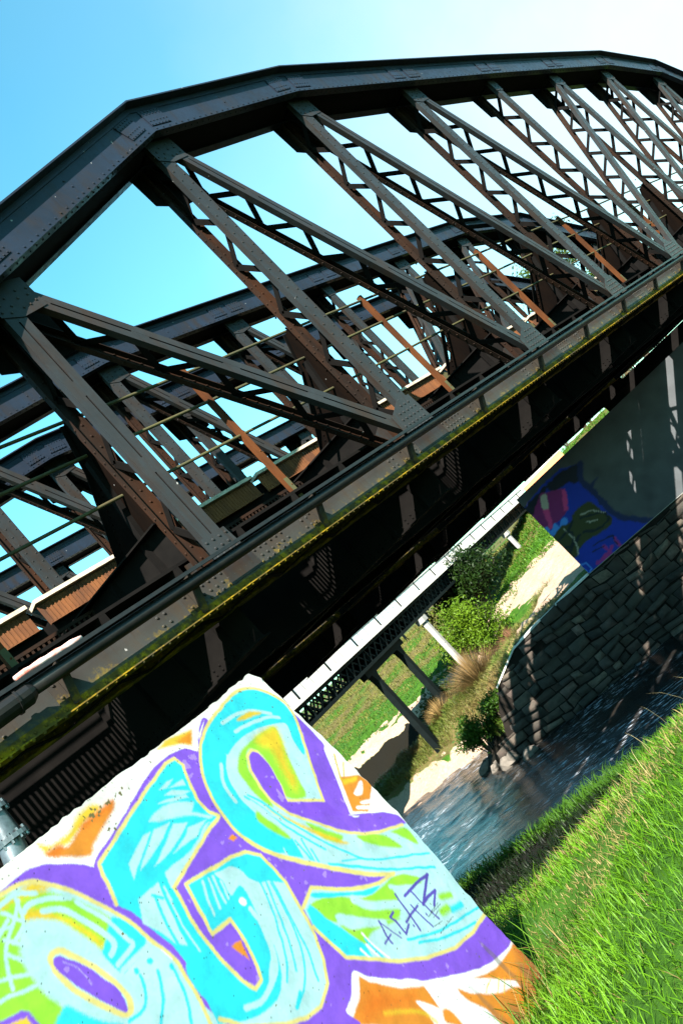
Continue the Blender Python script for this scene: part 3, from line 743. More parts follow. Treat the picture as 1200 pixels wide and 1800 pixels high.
# ------------------------------------------------------------------ terrain
NG = np.array([-400, -60, -12, -7.4, -4.5, -2.4, -1.5, 1, 3.2, 5.2, 6.2, 10.5, 29, 31.16, 31.36, 34, 37, 38.4, 40.5, 42, 44, 47, 50, 54, 57, 60, 66, 77, 90, 100, 130, 260, 2600], float)
near_ = [-1.3, -1.3, -1.5, -1.6, -1.72, -1.9, -2.3, -3.0, -3.55, -3.98, -4.7, -9.8, -9.8]
PR = {
 -200: near_+[-9.8, -1.0, -.9, -.9, -.8, -.8, -.8, -.8, -.8, -.8, -.8, -.8, -.8, -.6, -.3, .0, 1.25, 1.6, 1.6, 1.6],
 3.0: near_+[-9.8, -1.0, -.9, -.9, -.8, -.8, -.9, -.9, -.9, -.9, -.9, -.9, -.9, -.8, -.6, .0, 1.25, 1.6, 1.6, 1.6],
 3.7: near_+[-9.8, -4.45, -4.5, -4.7, -4.75, -4.8, -4.8, -4.8, -4.8, -4.8, -4.7, -4.6, -4.4, -4.0, -2.6, -.5, 1.25, 1.6, 1.6, 1.6],
 9.5: near_+[-9.8, -4.75, -4.7, -4.8, -4.9, -5, -5, -5, -5, -5, -4.9, -4.8, -4.6, -4.2, -3, -1.1, 1.2, 1.6, 1.6, 1.6],
 11: near_+[-9.8, -6.3, -5.7, -5.4, -5.4, -5.5, -5.6, -5.7, -5.7, -5.5, -5.2, -5, -4.8, -4.3, -3.2, -1.4, .9, 1.3, 1.4, 1.4],
 13.2: near_+[-9.7, -9.0, -6.9, -6.0, -5.9, -6.0, -6.1, -6.3, -6.3, -6.0, -5.5, -5, -4.8, -4.3, -3.2, -1.4, .1, .3, .5, .5],
 17: near_+[-9.7, -9.6, -9.4, -9.1, -8.85, -7.9, -6.5, -6.4, -7.0, -7.4, -6.6, -5.6, -5, -4.6, -3.6, -1.8, -.2, .1, .3, .5],
 24: near_+[-9.7, -9.7, -9.5, -9.25, -8.9, -8.3, -7.6, -7.1, -8.6, -8.7, -8.7, -8.7, -6.9, -6.2, -5.4, -3.2, -2.7, -2.7, -2.8, -3],
 40: near_+[-9.7, -9.7, -9.7, -9.7, -9.7, -9.7, -9.7, -9.7, -9.7, -9.7, -9.7, -9.5, -6.8, -6.1, -5.3, -3.1, -2.7, -2.7, -2.8, -3],
 400: near_+[-9.7, -9.7, -9.7, -9.7, -9.7, -9.7, -9.7, -9.7, -9.7, -9.7, -9.7, -9.5, -6.8, -6.1, -5.3, -3.1, -2.7, -2.7, -2.8, -3],
}
SK_ = np.array(sorted(PR)); PT = np.array([PR[k] for k in sorted(PR)])
def hrel(n, s):
    """terrain height relative to the eye at river coordinates (arrays)"""
    n = np.asarray(n, float); s = np.asarray(s, float)
    j = np.clip(np.searchsorted(SK_, s)-1, 0, len(SK_)-2); t = np.clip((s-SK_[j])/(SK_[j+1]-SK_[j]), 0, 1); t = t*t*(3-2*t)
    i = np.clip(np.searchsorted(NG, n)-1, 0, len(NG)-2); u = np.clip((n-NG[i])/(NG[i+1]-NG[i]), 0, 1)
    h = (PT[j, i]*(1-u)+PT[j, i+1]*u)*(1-t)+(PT[j+1, i]*(1-u)+PT[j+1, i+1]*u)*t
    # crest of the near bank rises to the right (downstream)
    h += np.clip(-(s+1.1)*.215, -.25, .9)*np.exp(-((n+2.2)/3.2)**2)
    wx = n*EN[0]+s*ES[0]-WALL0.x; wy = n*EN[1]+s*ES[1]-WALL0.y
    wa = wx*wd_.x+wy*wd_.y; wdist = -wx*wd_.y+wy*wd_.x
    h -= .19*np.exp(-(np.minimum(wdist+.1, 0)/.75)**2)*np.clip((.75-wa)/.7, 0, 1)*(wdist < .6)
    wv = .05*np.sin(n*1.7+s*.6)*np.sin(s*1.3-n*.4)+.03*np.sin(3.1*n+1.2)*np.sin(2.7*s)
    far = np.clip((n-34)/6, 0, 1)
    h += wv*(.7+4*far*(np.abs(n) < 300)*(h < 3))
    return h
def axis(segs):
    out = []
    for a, b, st in segs: out += list(np.arange(a, b, st))
    return np.array(out)
nn_ = axis([(-400, -60, 60), (-60, -14, 4), (-14, -8, .6), (-8, 14, .22), (14, 29, 1.5), (29, 31, .5)])
nn_ = np.concatenate([nn_, [31.16, 31.36], axis([(31.6, 70, .5), (70, 112, 1.0), (110, 260, 15), (260, 2601, 180)])])
ss_ = axis([(-1500, -100, 150), (-100, -25, 7), (-25, -10, .8), (-10, 3, .25), (3, 4.2, .1), (4.2, 44, .5), (44, 110, 3), (110, 400, 30), (400, 2001, 200)])
Nn, Ss = np.meshgrid(nn_, ss_)
H = G(hrel(Nn, Ss))
X = Nn*EN[0]+Ss*ES[0]; Y = Nn*EN[1]+Ss*ES[1]
vs = np.stack([X.ravel(), Y.ravel(), H.ravel()], 1)
k = len(nn_); i = np.arange(len(ss_)-1)[:, None]*k+np.arange(k-1)[None]
lp = np.stack([i, i+1, i+k+1, i+k], -1)
hr = H.ravel()-EYE; nf, sf = Nn.ravel(), Ss.ravel()
wn = np.sin(nf*.9+1.7*np.sin(sf*.4))*.5+.5*np.sin(sf*.8+nf*.35)
sand = np.zeros(len(nf)); dry = np.zeros(len(nf))
farb = nf > 31
sand = np.where(farb & (hr > -9.4) & (hr < -8.05+.15*wn), 1, sand)                                  # gravel bar
ter = farb & (sf < 24) & (nf > 34.5+1.5*wn) & (nf < 65+1.5*wn) & (hr > -5.6) & (sf > 4.3); sand = np.where(ter, 1, sand)     # sandy terrace
cut = farb & (sf >= 20) & (hr > -7.5) & (hr < -6.45+.2*wn) & (nf > 56); sand = np.where(cut, 1, sand)         # sandy cut bank
sand = np.where((nf < 20) & (hr < -8.2), .6, sand)
dry = np.where(farb & (hr > -8.1) & (hr < -5.2) & (nf < 50), .85, dry)
dry = np.where(farb & (nf > 74), np.clip(.55+.3*wn, 0, 1), dry)
mud_shade = np.where((nf > -1.6) & (nf < 4.3+.5*wn), 1., 0); mud_shade = np.where((nf > 31) & (sf > 10) & (sf < 16.8) & (nf < 36.5) & (hr < -5.9), 1, mud_shade)  # dark earth at the quay end; painted shade on near slope and ditch
mud_shade = np.where(farb & (sf > 16) & (nf > 44.5) & (hr < -7.3), 1, mud_shade); sand = np.where(mud_shade > .5, 0, sand)
cv_ = np.stack([sand, dry, mud_shade, np.ones(len(nf))], 1)
def ground_mat():
    m, nt, b = newmat('ground')
    a = N(nt, 'ShaderNodeAttribute', attribute_name='cover'); sp = nt.nodes.new('ShaderNodeSeparateColor'); nt.links.new(a.outputs['Color'], sp.inputs[0])
    f1 = noise(nt, .8, 8, .65); f2 = noise(nt, 6, 8, .7); f3 = noise(nt, 2.5, 6)
    grass = mix(nt, ramp(nt, f3, [(.35, (0, 0, 0)), (.65, (1, 1, 1))]), (.012, .038, .002), (.022, .062, .004))
    dryc = mix(nt, ramp(nt, f2, [(.35, (0, 0, 0)), (.65, (1, 1, 1))]), (.075, .05, .022), (.035, .04, .008))
    sandc = mix(nt, ramp(nt, f2, [(.3, (0, 0, 0)), (.7, (1, 1, 1))]), (.27, .195, .14), (.15, .10, .07))
    def soft(ch, lo, hi):
        md = N(nt, 'ShaderNodeMath', operation='ADD'); nt.links.new(sp.outputs[ch], md.inputs[0])
        m2 = N(nt, 'ShaderNodeMath', operation='MULTIPLY_ADD'); nt.links.new(f2, m2.inputs[0]); m2.inputs[1].default_value = .6; m2.inputs[2].default_value = -.3
        nt.links.new(m2.outputs[0], md.inputs[1]); return ramp(nt, md.outputs[0], [(lo, (0, 0, 0)), (hi, (1, 1, 1))])
    c = mix(nt, soft(1, .4, .6), grass, dryc); c = mix(nt, soft(0, .42, .58), c, sandc); c = mix(nt, soft(2, .45, .55), c, mix(nt, f2, (.003, .0026, .0014), (.005, .004, .0022)))  # third mix: near-black earth with shade put into its colour
    nt.links.new(c, b.inputs['Base Color']); b.inputs['Roughness'].default_value = .95; b.inputs['Specular IOR Level'].default_value = .1
    bump(nt, b, f2, .6, .08); return m
M['ground'] = ground_mat()
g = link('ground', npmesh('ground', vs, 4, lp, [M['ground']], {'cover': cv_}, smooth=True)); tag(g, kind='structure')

def water_mat():
    m, nt, b = newmat('river_water')
    f = noise(nt, .9, 8, .66, stretch=(1.25, .42, 1)); f2 = noise(nt, 6, 6, .65, stretch=(1, .25, 1)); f3 = noise(nt, .35, 3)
    c = mix(nt, ramp(nt, f3, [(.35, (0, 0, 0)), (.7, (1, 1, 1))]), (.015, .0125, .010), (.005, .006, .007))
    foam = N(nt, 'ShaderNodeMath', operation='MULTIPLY'); nt.links.new(ramp(nt, f2, [(.54, (0, 0, 0)), (.62, (1, 1, 1))]), foam.inputs[0]); nt.links.new(ramp(nt, noise(nt, .22, 3, .5, stretch=(1, .5, 1)), [(.46, (0, 0, 0)), (.60, (1, 1, 1))]), foam.inputs[1])
    c = mix(nt, foam.outputs[0], c, (.3, .33, .38))
    nt.links.new(c, b.inputs['Base Color']); b.inputs['Roughness'].default_value = .10; b.inputs['IOR'].default_value = 1.33; b.inputs['Specular IOR Level'].default_value = .30
    ad = N(nt, 'ShaderNodeMath', operation='MULTIPLY_ADD'); nt.links.new(f2, ad.inputs[0]); ad.inputs[1].default_value = .35; nt.links.new(f, ad.inputs[2])
    bump(nt, b, ad.outputs[0], .6, .10); return m
M['water'] = water_mat()
wa_ = np.concatenate([axis([(-14, 8, 2), (8, 41, .13), (41, 64.1, 1.5)])]); ws_ = np.concatenate([axis([(-300, -12, 12), (-12, 36, .19), (36, 301, 12)])])
WN, WS_ = np.meshgrid(wa_, ws_); rw = np.random.default_rng(41)
def wave(cn, cs, amp):
    g_ = rw.standard_normal((130, 130)); u_ = (WN/cn+.35*np.sin(WS_/3.1)) % 128; v_ = (WS_/cs+.3*np.sin(WN/2.3)) % 128
    a_ = u_.astype(int); b_ = v_.astype(int); fu = u_-a_; fv = v_-b_; fu = fu*fu*(3-2*fu); fv = fv*fv*(3-2*fv)
    return amp*((g_[a_, b_]*(1-fu)+g_[a_+1, b_]*fu)*(1-fv)+(g_[a_, b_+1]*(1-fu)+g_[a_+1, b_+1]*fu)*fv)
WZ = (wave(1.1, 2.6, .024)+wave(.5, 1.0, .016)+wave(.27, .55, .010))*(.6+.5*np.clip(wave(5, 9, 1), -1, 1.5))
k_ = len(wa_); i_ = np.arange(len(ws_)-1)[:, None]*k_+np.arange(k_-1)[None]
w = link('river', npmesh('river', np.stack([WN.ravel(), WS_.ravel(), WZ.ravel()], 1), 4, np.stack([i_, i_+1, i_+k_+1, i_+k_], -1), [M['water']], smooth=True), None, (0, 0, WATER)); w.rotation_euler = (0, 0, math.atan2(EN[1], EN[0])); tag(w, kind='structure')

# ------------------------------------------------------------------ blades, leaves, stems
def blades(n_pts, s_pts, h, wdt, lean, cols, name, mat, droop=.5, base=None):
    """grass blades, each a bent three-segment strip"""
    k = len(n_pts); rng = np.random.default_rng(len(name)+k)
    x = n_pts*EN[0]+s_pts*ES[0]; y = n_pts*EN[1]+s_pts*ES[1]; z = G(hrel(n_pts, s_pts))-.02 if base is None else base
    az = rng.uniform(0, 2*np.pi, k); fx, fy = np.cos(az), np.sin(az); sx, sy = -fy, fx
    V = np.zeros((k, 7, 3))
    for q, t in enumerate((0, .38, .72)):
        out = lean*h*(t**1.8); up = h*t*(1-droop*.25*t)
        wq = wdt*(1-.55*t)
        for e, sg in ((2*q, -1), (2*q+1, 1)):
            V[:, e, 0] = x+fx*out+sx*sg*wq; V[:, e, 1] = y+fy*out+sy*sg*wq; V[:, e, 2] = z+up
    V[:, 6, 0] = x+fx*lean*h; V[:, 6, 1] = y+fy*lean*h; V[:, 6, 2] = z+h*(1-droop*.35)
    o = np.arange(k)[:, None]*7
    tri = np.concatenate([o+np.array([[0, 1, 3]]), o+np.array([[0, 3, 2]]), o+np.array([[2, 3, 5]]), o+np.array([[2, 5, 4]]), o+np.array([[4, 5, 6]])])
    ca = np.repeat(np.concatenate([cols, np.ones((k, 1))], 1)[:, None], 7, 1)
    return npmesh(name, V.reshape(-1, 3), 3, tri, [M[mat]], {'tint': ca.reshape(-1, 4)})
def patch(k, n0, n1, s0, s1, rng): return rng.uniform(n0, n1, k), rng.uniform(s0, s1, k)
def clump(n, s, sc=1.0): return .5+.25*(np.sin(n*3.1*sc+1.3*np.sin(s*2.3*sc))+np.sin(s*2.7*sc+1.1*np.sin(n*3.7*sc)))
rng = np.random.default_rng(5)
BARE = [(-3.15, -1.95, .30), (-2.95, -2.45, .20), (-2.7, -3.0, .18), (-3.0, -1.5, .16)]
# near bank: dense meadow grass between camera and the edge of the slope
def wallside(n, s):
    x = n*EN[0]+s*ES[0]; y = n*EN[1]+s*ES[1]
    a = (x-WALL0.x)*wd_.x+(y-WALL0.y)*wd_.y; d = -(x-WALL0.x)*wd_.y+(y-WALL0.y)*wd_.x      # d < 0: in front of the face
    return a, d
n_, s_ = patch(240000, -8.2, 1.6, -8.5, 4.5, rng)
a_, d_ = wallside(n_, s_)
keep = ~((a_ < .13) & (d_ > -.02)) & (np.hypot(n_+7.43, s_+4.09) > .9)
n_, s_ = n_[keep], s_[keep]; c = clump(n_, s_); kk = len(n_)
hh = (.05+.12*c*rng.random(kk)**.7+.05*rng.random(kk))*np.where(n_ > -1.5, .8, 1); tall = rng.random(kk) < .012; hh[tall] *= 1.7; hh *= .85
hh *= np.where((a_[keep] < .5) & (np.abs(d_[keep]) < .35), .75, 1)
tone_ = clump(n_, s_, .8)  # colour varies between darker and lighter clumps
mixv = np.clip(.5*c+.6*rng.random(kk), 0, 1)[:, None]
cols = np.array((.024, .080, .002))*(1-mixv)+np.array((.074, .160, .005))*mixv
cols *= (.55+.75*np.clip(tone_+.25*rng.random(kk), 0, 1))[:, None]
drymask = rng.random(kk) < .03+.38*np.clip(1-np.abs(n_+2.7+.5*np.sin(s_*1.1))/.8, 0, 1)*(clump(n_, s_, .55) > .45)
bare = np.zeros(kk, bool)
for bn, bs, br_ in BARE: bare |= (((n_-bn)/br_)**2+((s_-bs)/(br_*1.7))**2 < .6+.6*rng.random(kk))
hh[bare] *= .6; drymask |= bare
cols[drymask] = np.array((.17, .13, .045))*(.6+.6*rng.random(drymask.sum()))[:, None]
me = blades(n_, s_, hh, .0019+.0017*rng.random(kk), .25+.75*rng.random(kk), cols, 'grass', 'leaf')
tag(link('grass', me), 'long bright green grass on the near bank beside the graffiti wall', 'grass', kind='stuff')
# longer blades leaning against the foot of the wall
aw = rng.uniform(-2.6, .25, 800); dw = -rng.random(800)**1.5*.45-.02; kk = 800
xw = WALL0.x+wd_.x*aw-wd_.y*dw; yw = WALL0.y+wd_.y*aw+wd_.x*dw
n_, s_ = xw*EN[0]+yw*EN[1], xw*ES[0]+yw*ES[1]
mixv = rng.random((kk, 1)); cols = np.array((.012, .045, .0015))*(1-mixv)+np.array((.06, .13, .006))*mixv; dm = rng.random(kk) < .15; cols[dm] = (.16, .11, .035)
me = blades(n_, s_, .14+.26*rng.random(kk)**2, .0020+.0015*rng.random(kk), .3+.7*rng.random(kk), cols, 'wall_foot_grass', 'leaf')
tag(link('wall_foot_grass', me), 'longer grass blades at the foot of the graffiti wall', 'grass', kind='stuff')
n_, s_ = patch(110, -3.4, -1.2, -6, 4, rng); kk = len(n_)
me = blades(n_, s_,   .15+.2*rng.random(kk), .0009+.0007*rng.random(kk), .2+.5*rng.random(kk), np.tile((.28, .23, .11), (kk, 1)), 'dry_grass_stalks', 'straw')
tag(link('dry_grass_stalks', me), 'thin pale dead grass stalks sticking up along the bank edge', 'dry grass', kind='stuff')
# slope down to the river
n_, s_ = patch(30000, 4.0, 7.5, -10, 14, rng); kk = len(n_); c = clump(n_, s_, .7)
cols = np.array((.016, .05, .003))*(1-c[:, None])+np.array((.04, .095, .006))*c[:, None]
me = blades(n_, s_, .15+.3*c*rng.random(kk), .006+.005*rng.random(kk), .3+.7*rng.random(kk), cols, 'slope_grass', 'leaf')
tag(link('slope_grass', me), 'rough grass on the steep bank falling to the river', 'grass', kind='stuff')
n_, s_ = patch(26000, -1.6, 4.4, -10, 8, rng); kk = len(n_); c = clump(n_, s_, 1.3)
cols = np.array((.0015, .0035, .0008))*(1-c[:, None])+np.array((.005, .012, .0015))*c[:, None]  # near-black blades: shade below the bank edge is put into their colour
me = blades(n_, s_, .08+.22*c*rng.random(kk), .006+.005*rng.random(kk), .3+.7*rng.random(kk), cols, 'bank_undergrowth', 'leaf')  # added strip of blades, stands in for shade below the bank edge
tag(link('bank_undergrowth', me), 'low undergrowth just below the edge of the near bank, painted near black as shade', 'undergrowth', kind='stuff')
# far banks
def far_grass(name, label, k, n0, n1, s0, s1, cond, h0, h1, w, ca, cb, mat='leaf', cat='grass'):
    n_, s_ = patch(k, n0, n1, s0, s1, rng); h = hrel(n_, s_); ok = cond(n_, s_, h); n_, s_ = n_[ok], s_[ok]; kk = len(n_); c = np.clip(clump(n_, s_, .25)+.35*(rng.random(kk)-.5), 0, 1)[:, None]
    if name == 'bank_grass': c = np.clip((n_-64)/16+.9*(clump(n_, s_, .35)-.45)+.5*(rng.random(kk)-.5), 0, 1)[:, None]
    me = blades(n_, s_, h0+(h1-h0)*rng.random(kk)*(.4+.6*c[:, 0]), w*(.6+.8*rng.random(kk)), .3+.8*rng.random(kk), (np.array(ca)*(1-c)+np.array(cb)*c)*(.75+.5*rng.random(kk))[:, None], name, mat)
    tag(link(name, me), label, cat, kind='stuff')
far_grass('bank_grass', 'green and straw coloured grass on the far bank under the road bridge', 60000, 58, 108, 15, 80, lambda n, s, h: (h > -6.5), .15, .5, .03, (.03, .085, .004), (.10, .092, .018))
far_grass('terrace_grass', 'bright green grass above the sandy terrace', 30000, 63, 100, 3, 18, lambda n, s, h: (h > -4.75), .15, .5, .03, (.028, .09, .004), (.055, .11, .007))
far_grass('ridge_weeds', 'brown dead weeds and green shoots on the spit behind the gravel bar', 110000, 31.5, 49, 8, 32, lambda n, s, h: (h > -7.9) & (h < -5.2) & ~((n < 46) & (n > 36) & (s < 11)) & (np.sin(n*2.1+s)*np.sin(s*1.7-n*.6) > -.55), .2, .75, .016, (.14, .085, .036), (.045, .085, .008), 'straw', 'weeds')
far_grass('terrace_weeds', 'sparse dry weeds along the edge of the quay', 7000, 31.3, 37, 4.2, 14, lambda n, s, h: (h > -6.4) & (n < 33.6+1.5*np.sin(s)), .1, .4, .014, (.16, .125, .05), (.065, .10, .012), 'straw', 'weeds')
far_grass('quay_ledge_moss', 'tufts of grass at the foot of the gravel bar', 3000, 38, 42, 12, 34, lambda n, s, h: (h > -8.3), .1, .3, .014, (.035, .09, .008), (.09, .10, .018))

def leaves(name, centers, size, cols, mat='leaf', parent=None, seed=1, asp=.42):
    rng = np.random.default_rng(seed); k = len(centers)
    d = rng.standard_normal((k, 3)); d /= np.linalg.norm(d, axis=1)[:, None]; e = np.cross(d, rng.standard_normal((k, 3))); e /= np.linalg.norm(e, axis=1)[:, None]
    sz = (size*(.6+.8*rng.random(k)))[:, None]
    V = np.stack([centers-d*sz, centers+e*sz*asp, centers+d*sz, centers-e*sz*asp], 1).reshape(-1, 3)
    lp = np.arange(4*k); ca = np.repeat(np.concatenate([cols, np.ones((k, 1))], 1), 4, 0)
    return link(name, npmesh(name, V, 4, lp, [M[mat]], {'tint': ca}), parent)
def at(n, s, dz=0):
    x, y = NS(n, s); return Vector((x, y, G(float(hrel(n, s)))+dz))
def bush(name, label, n, s, R, Hh, k, size, ca, cb, seed, cat='bush', stems=14, lobes=9, group=None, parts=('leaves', 'stems'), stemmat='bark', loose=1.0):
    rng = np.random.default_rng(seed); p = at(n, s); t = thing(name, label, cat, p, group)
    mb = MB().mat(stemmat); tips = []
    for i in range(stems):
        a = rng.uniform(0, 2*np.pi); q = rng.uniform(.2, .95); tip = Vector((math.cos(a)*R*q, math.sin(a)*R*q, Hh*(1-.45*q*q)*rng.uniform(1-.25*loose*loose, 1+.08*(loose-1))))
        mid = Vector((tip.x*.35, tip.y*.35, tip.z*.55)); mb.tube([(tip.x*.05, tip.y*.05, -.2), mid, tip], [.02*Hh/3+.02, .014*Hh/3+.01, .004], 5); tips.append((mid, tip))
    mb.build(parts[1], t)
    C_ = []
    per = k//len(tips)
    for mid, tip in tips:
        u = rng.random(per)**.7; base = np.outer(1-u, mid)+np.outer(u, tip); C_.append(base+rng.standard_normal((per, 3))*np.array((R, R, Hh*.7))*(.13 if loose == 1 else .105))
    C_ = np.concatenate(C_); C_[:, 2] = np.abs(C_[:, 2])
    cl = (.5+.5*np.sin(C_[:, 0]*4/R+seed)*np.sin(C_[:, 1]*4/R)*np.cos(C_[:, 2]*5/Hh))[:, None]; cl = np.clip(cl+.4*(rng.random((len(C_), 1))-.5), 0, 1)
    leaves(parts[0], C_, size, np.array(ca)*(1-cl)+np.array(cb)*cl, 'leaf', t, seed); return t
bush('willow_bush', 'large loose yellow green willow bush beside the white bridge pier', 53.0, 18.3, 3.2, 5.4, 10500, .12, (.030, .066, .003), (.085, .145, .007), 21, stems=46, loose=1.5)
bush('leafy_bush', 'small glossy dark green bush at the tip of the gravel bar', 33.0, 14.6, 1.3, 2.5, 3200, .09, (.010, .036, .003), (.04, .085, .008), 22)
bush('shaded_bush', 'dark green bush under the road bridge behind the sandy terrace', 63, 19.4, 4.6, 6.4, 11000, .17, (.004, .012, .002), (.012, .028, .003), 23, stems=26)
bush('bank_bush', 'dark green bush hanging over the bare earth at the end of the stone quay', 33.4, 12.9, 1.2, 1.5, 2200, .08, (.012, .04, .003), (.05, .10, .010), 25, stems=18)
bush('undergrowth_bush', 'dark olive undergrowth at the foot of the willow', 49.5, 22.5, 2.6, 3.2, 4500, .11, (.010, .022, .003), (.03, .045, .008), 24, stems=26)
def reed(name, label, n, s, R, Hh, k, seed, col=(.16, .10, .04)):
    rng = np.random.default_rng(seed); p = at(n, s, -.1); mb = MB(); a = rng.uniform(0, 2*np.pi, k); q = rng.random(k)**.6
    P0 = np.stack([.3*R*q*np.cos(a), .3*R*q*np.sin(a), np.zeros(k)], 1); h = Hh*(1-.55*q)*rng.uniform(.6, 1.1, k)
    tip = P0+np.stack([R*q*np.cos(a), R*q*np.sin(a), h], 1); mid = P0*.5+tip*.5+np.array((0, 0, .12))*h[:, None]
    sd = np.stack([-np.sin(a), np.cos(a), np.zeros(k)], 1)*.013
    V = np.stack([P0-sd, P0+sd, mid+sd*.7, mid-sd*.7, tip], 1).reshape(-1, 3); o = np.arange(k)[:, None]*5
    tri = np.concatenate([o+np.array([[0, 1, 2]]), o+np.array([[0, 2, 3]]), o+np.array([[3, 2, 4]])])
    c = np.repeat(np.concatenate([np.array(col)*(.5+.9*rng.random((k, 1))), np.ones((k, 1))], 1), 5, 0)
    o_ = link(name, npmesh(name, V, 3, tri, [M['straw']], {'tint': c}), None, p); tag(o_, label, 'dry plant'); return o_
reed('dry_bush', 'big tangled clump of dry brown stems between the willow and the quay', 43.5, 16.6, 2.4, 3.1, 1500, 31)
reed('dry_thicket', 'reddish brown dry twigs on the sandy terrace near the quay', 42, 12.5, 1.6, 1.6, 500, 32, (.14, .065, .034))
reed('dead_brush', 'tan dead brush hanging over the ditch end of the spit', 44, 20.5, 1.7, 1.7, 700, 33, (.19, .12, .045))
reed('driftwood_tangle', 'small orange brown tangle of twigs beside the dark ditch', 43.5, 23.6, 1.2, .8, 300, 34, (.2, .085, .035))
def shrub_row():
    spec = [(101, 9.2, 2.4, .10), (101.5, 5.2, 2.8, .09), (103, 2.6, 2.4, .09), (102, -1.2, 2.2, .10), (112, 7, 4.2, .14), (113, 2.5, 4.6, .14), (112, -2.5, 4.3, .14), (114, -7, 4.8, .14)]
    lab = ['bare brown shrub on the levee behind the abutment, leftmost of the front row', 'tall bare brown shrub on the levee, second from the left in the front row', 'bare grey brown shrub on the levee, third from the left in the front row', 'bare brown shrub on the levee, rightmost of the front row',
           'tall brown hedge shrub of the back row, leftmost behind the levee', 'tall brown hedge shrub of the back row, second from the left', 'tall brown hedge shrub of the back row, third from the left', 'tallest brown hedge shrub, right end of the back row']
    for i, ((n, s, h, sz), l) in enumerate(zip(spec, lab)):
        bush('levee_shrub', l, n, s, 1.8 if i < 4 else 3.0, h, 900 if i < 4 else 1600, sz, (.08, .048, .022), (.13, .08, .035), 50+i, stems=30, group='shrubs on the levee', cat='shrub')
shrub_row()
# tall tree beyond the bridges
def tree():
    p = at(101, -5.0); t = thing('tall_tree', 'tall leafy tree far behind the bridges, showing between their trusses', 'tree', p)
    rng = np.random.default_rng(77); mb = MB().mat('bark'); mb.tube([(0, 0, -.3), (.1, .05, 5), (.2, -.1, 11), (.1, .1, 17)], [.45, .36, .24, .08], 9); tips = []
    for i in range(26):
        z = rng.uniform(6, 17); a = rng.uniform(0, 6.28); L = rng.uniform(2, 5.2)*(1-.5*max(0, (z-11)/8)); tip = Vector((math.cos(a)*L, math.sin(a)*L, z+rng.uniform(1.5, 4)))
        mb.tube([(.15, 0, z), Vector((tip.x*.5, tip.y*.5, z+(tip.z-z)*.35)), tip], [.12, .07, .02], 6); tips.append(tip)
    mb.build('trunk', t)
    C_ = np.concatenate([np.array(tp)+rng.standard_normal((420, 3))*np.array((1.1, 1.1, .8)) for tp in tips]); c = rng.random((len(C_), 1))
    leaves('crown', C_, .22, np.array((.025, .05, .005))*(1-c)+np.array((.065, .095, .012))*c, 'leaf', t, 9)
tree()

# ------------------------------------------------------------------ far abutment and quay
abut = thing('bridge_abutment', 'concrete bridge abutment across the river with blue and pink graffiti in the bridge shadow', 'abutment', (34.0, 0, 0))
ang = math.atan2(ES[1], ES[0]); abut.rotation_euler = (0, 0, ang)          # local x = along the river (s), local y = towards the camera side
s_off = float(np.dot(ES, (34.0, 0)))                                       # s of the local origin
ABG = '''P B 40 0 0 4485,1320,2797,1556,1653,1544,803,1075,1274,542,1299,-153,1346,-912,1304,-1751,779,-2594,262,-3336,1004,-3697,2516,-3200,3519,-3185,4450,-3072,4546,-2808
P K 60 0 0 4272,1350,2773,1442,1744,1450,891,1162,1296,564,1610,596,1745,817,2085,918,2519,925,2704,1284,4102,777
P Q 40 0 0 4314,700,3051,1342,2680,1125,2131,780,2656,-34,3278,-130,3720,-127,4238,-58
P S 40 0 0 3213,1222,2819,1211,3280,555,3514,683
P P 40 0 0 3514,729,3257,578,3720,-218,3908,-135
P P 40 0 0 2268,775,2085,691,2679,-58,2840,49
P L 40 1 0 4191,-10,3909,48,3907,-226,3534,-118,3486,-344,3185,-171,2977,-275,3138,-487,3579,-439,4141,-375
P O 50 1 0 4234,-562,3439,-387,2976,-547,2381,-292,1748,-442,1614,-1015,1526,-1543,1795,-1825,2517,-1780,3249,-1644,3990,-1869,4180,-1517,4277,-1067
L K 30 1 110 4185,-788,3438,-751,2930,-590
L K 30 1 110 2518,-704,2064,-950,1615,-1193,1750,-1600,2336,-1590,2883,-1263
L K 30 1 110 4183,-1062,3713,-1400,3112,-1231
L K 30 1 110 3253,-741,3482,-1251,4039,-1554
L S 30 1 50 2427,-610,1928,-809,1570,-1235
L S 30 1 50 3439,-569,3435,-1294,3758,-1809
L S 30 1 50 2472,-1016,2064,-1307
L M 40 0 140 2698,-2326,2697,-2859,3153,-2802,2426,-2574
L M 40 0 140 2065,-2373,2155,-2821
L M 40 0 140 3429,-2732,2879,-2694
L L 30 0 60 4130,-1922,4078,-2686
L L 30 0 60 4131,-1832,4222,-2200,3801,-2398,3799,-2757,4264,-2879
L K 30 0 60 3064,-1992,2065,-2196,2155,-2644
L K 30 0 60 3247,-2183,2698,-2326
L X 50 1 260 803,1075,1296,564,1299,-153,1346,-912,1282,-1727,778,-2419,88,-3237
P X 60 0 0 1186,98,675,142,986,-5,1231,-83'''
PAL2 = dict(B=(.006, .022, .26), L=(.04, .18, .55), P=(.42, .035, .15), Q=(.15, .012, .09), K=(.008, .009, .014), O=(.032, .034, .006), M=(.25, .02, .15), W=(.050, .054, .058), X=(.01, .015, .06), S=(.3, .27, .22))  # black top area and dark pink paint in shade, pale bars sun stripes
na, nz = 420, 150; s0, s1 = -22.0, 4.05; z0, z1 = G(-4.42), G(.28)
AA, ZZ = np.meshgrid(np.linspace(s0, s1, na), np.linspace(z0, z1, nz)); Pm = np.stack([AA.ravel()*1000, ZZ.ravel()*1000], 1)
rng2 = np.random.default_rng(8)
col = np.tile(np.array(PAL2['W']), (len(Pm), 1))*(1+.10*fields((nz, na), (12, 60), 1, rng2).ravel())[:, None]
wob = np.stack([fields((nz, na), (40, 160), 25, rng2).ravel() for _ in range(2)], 1)
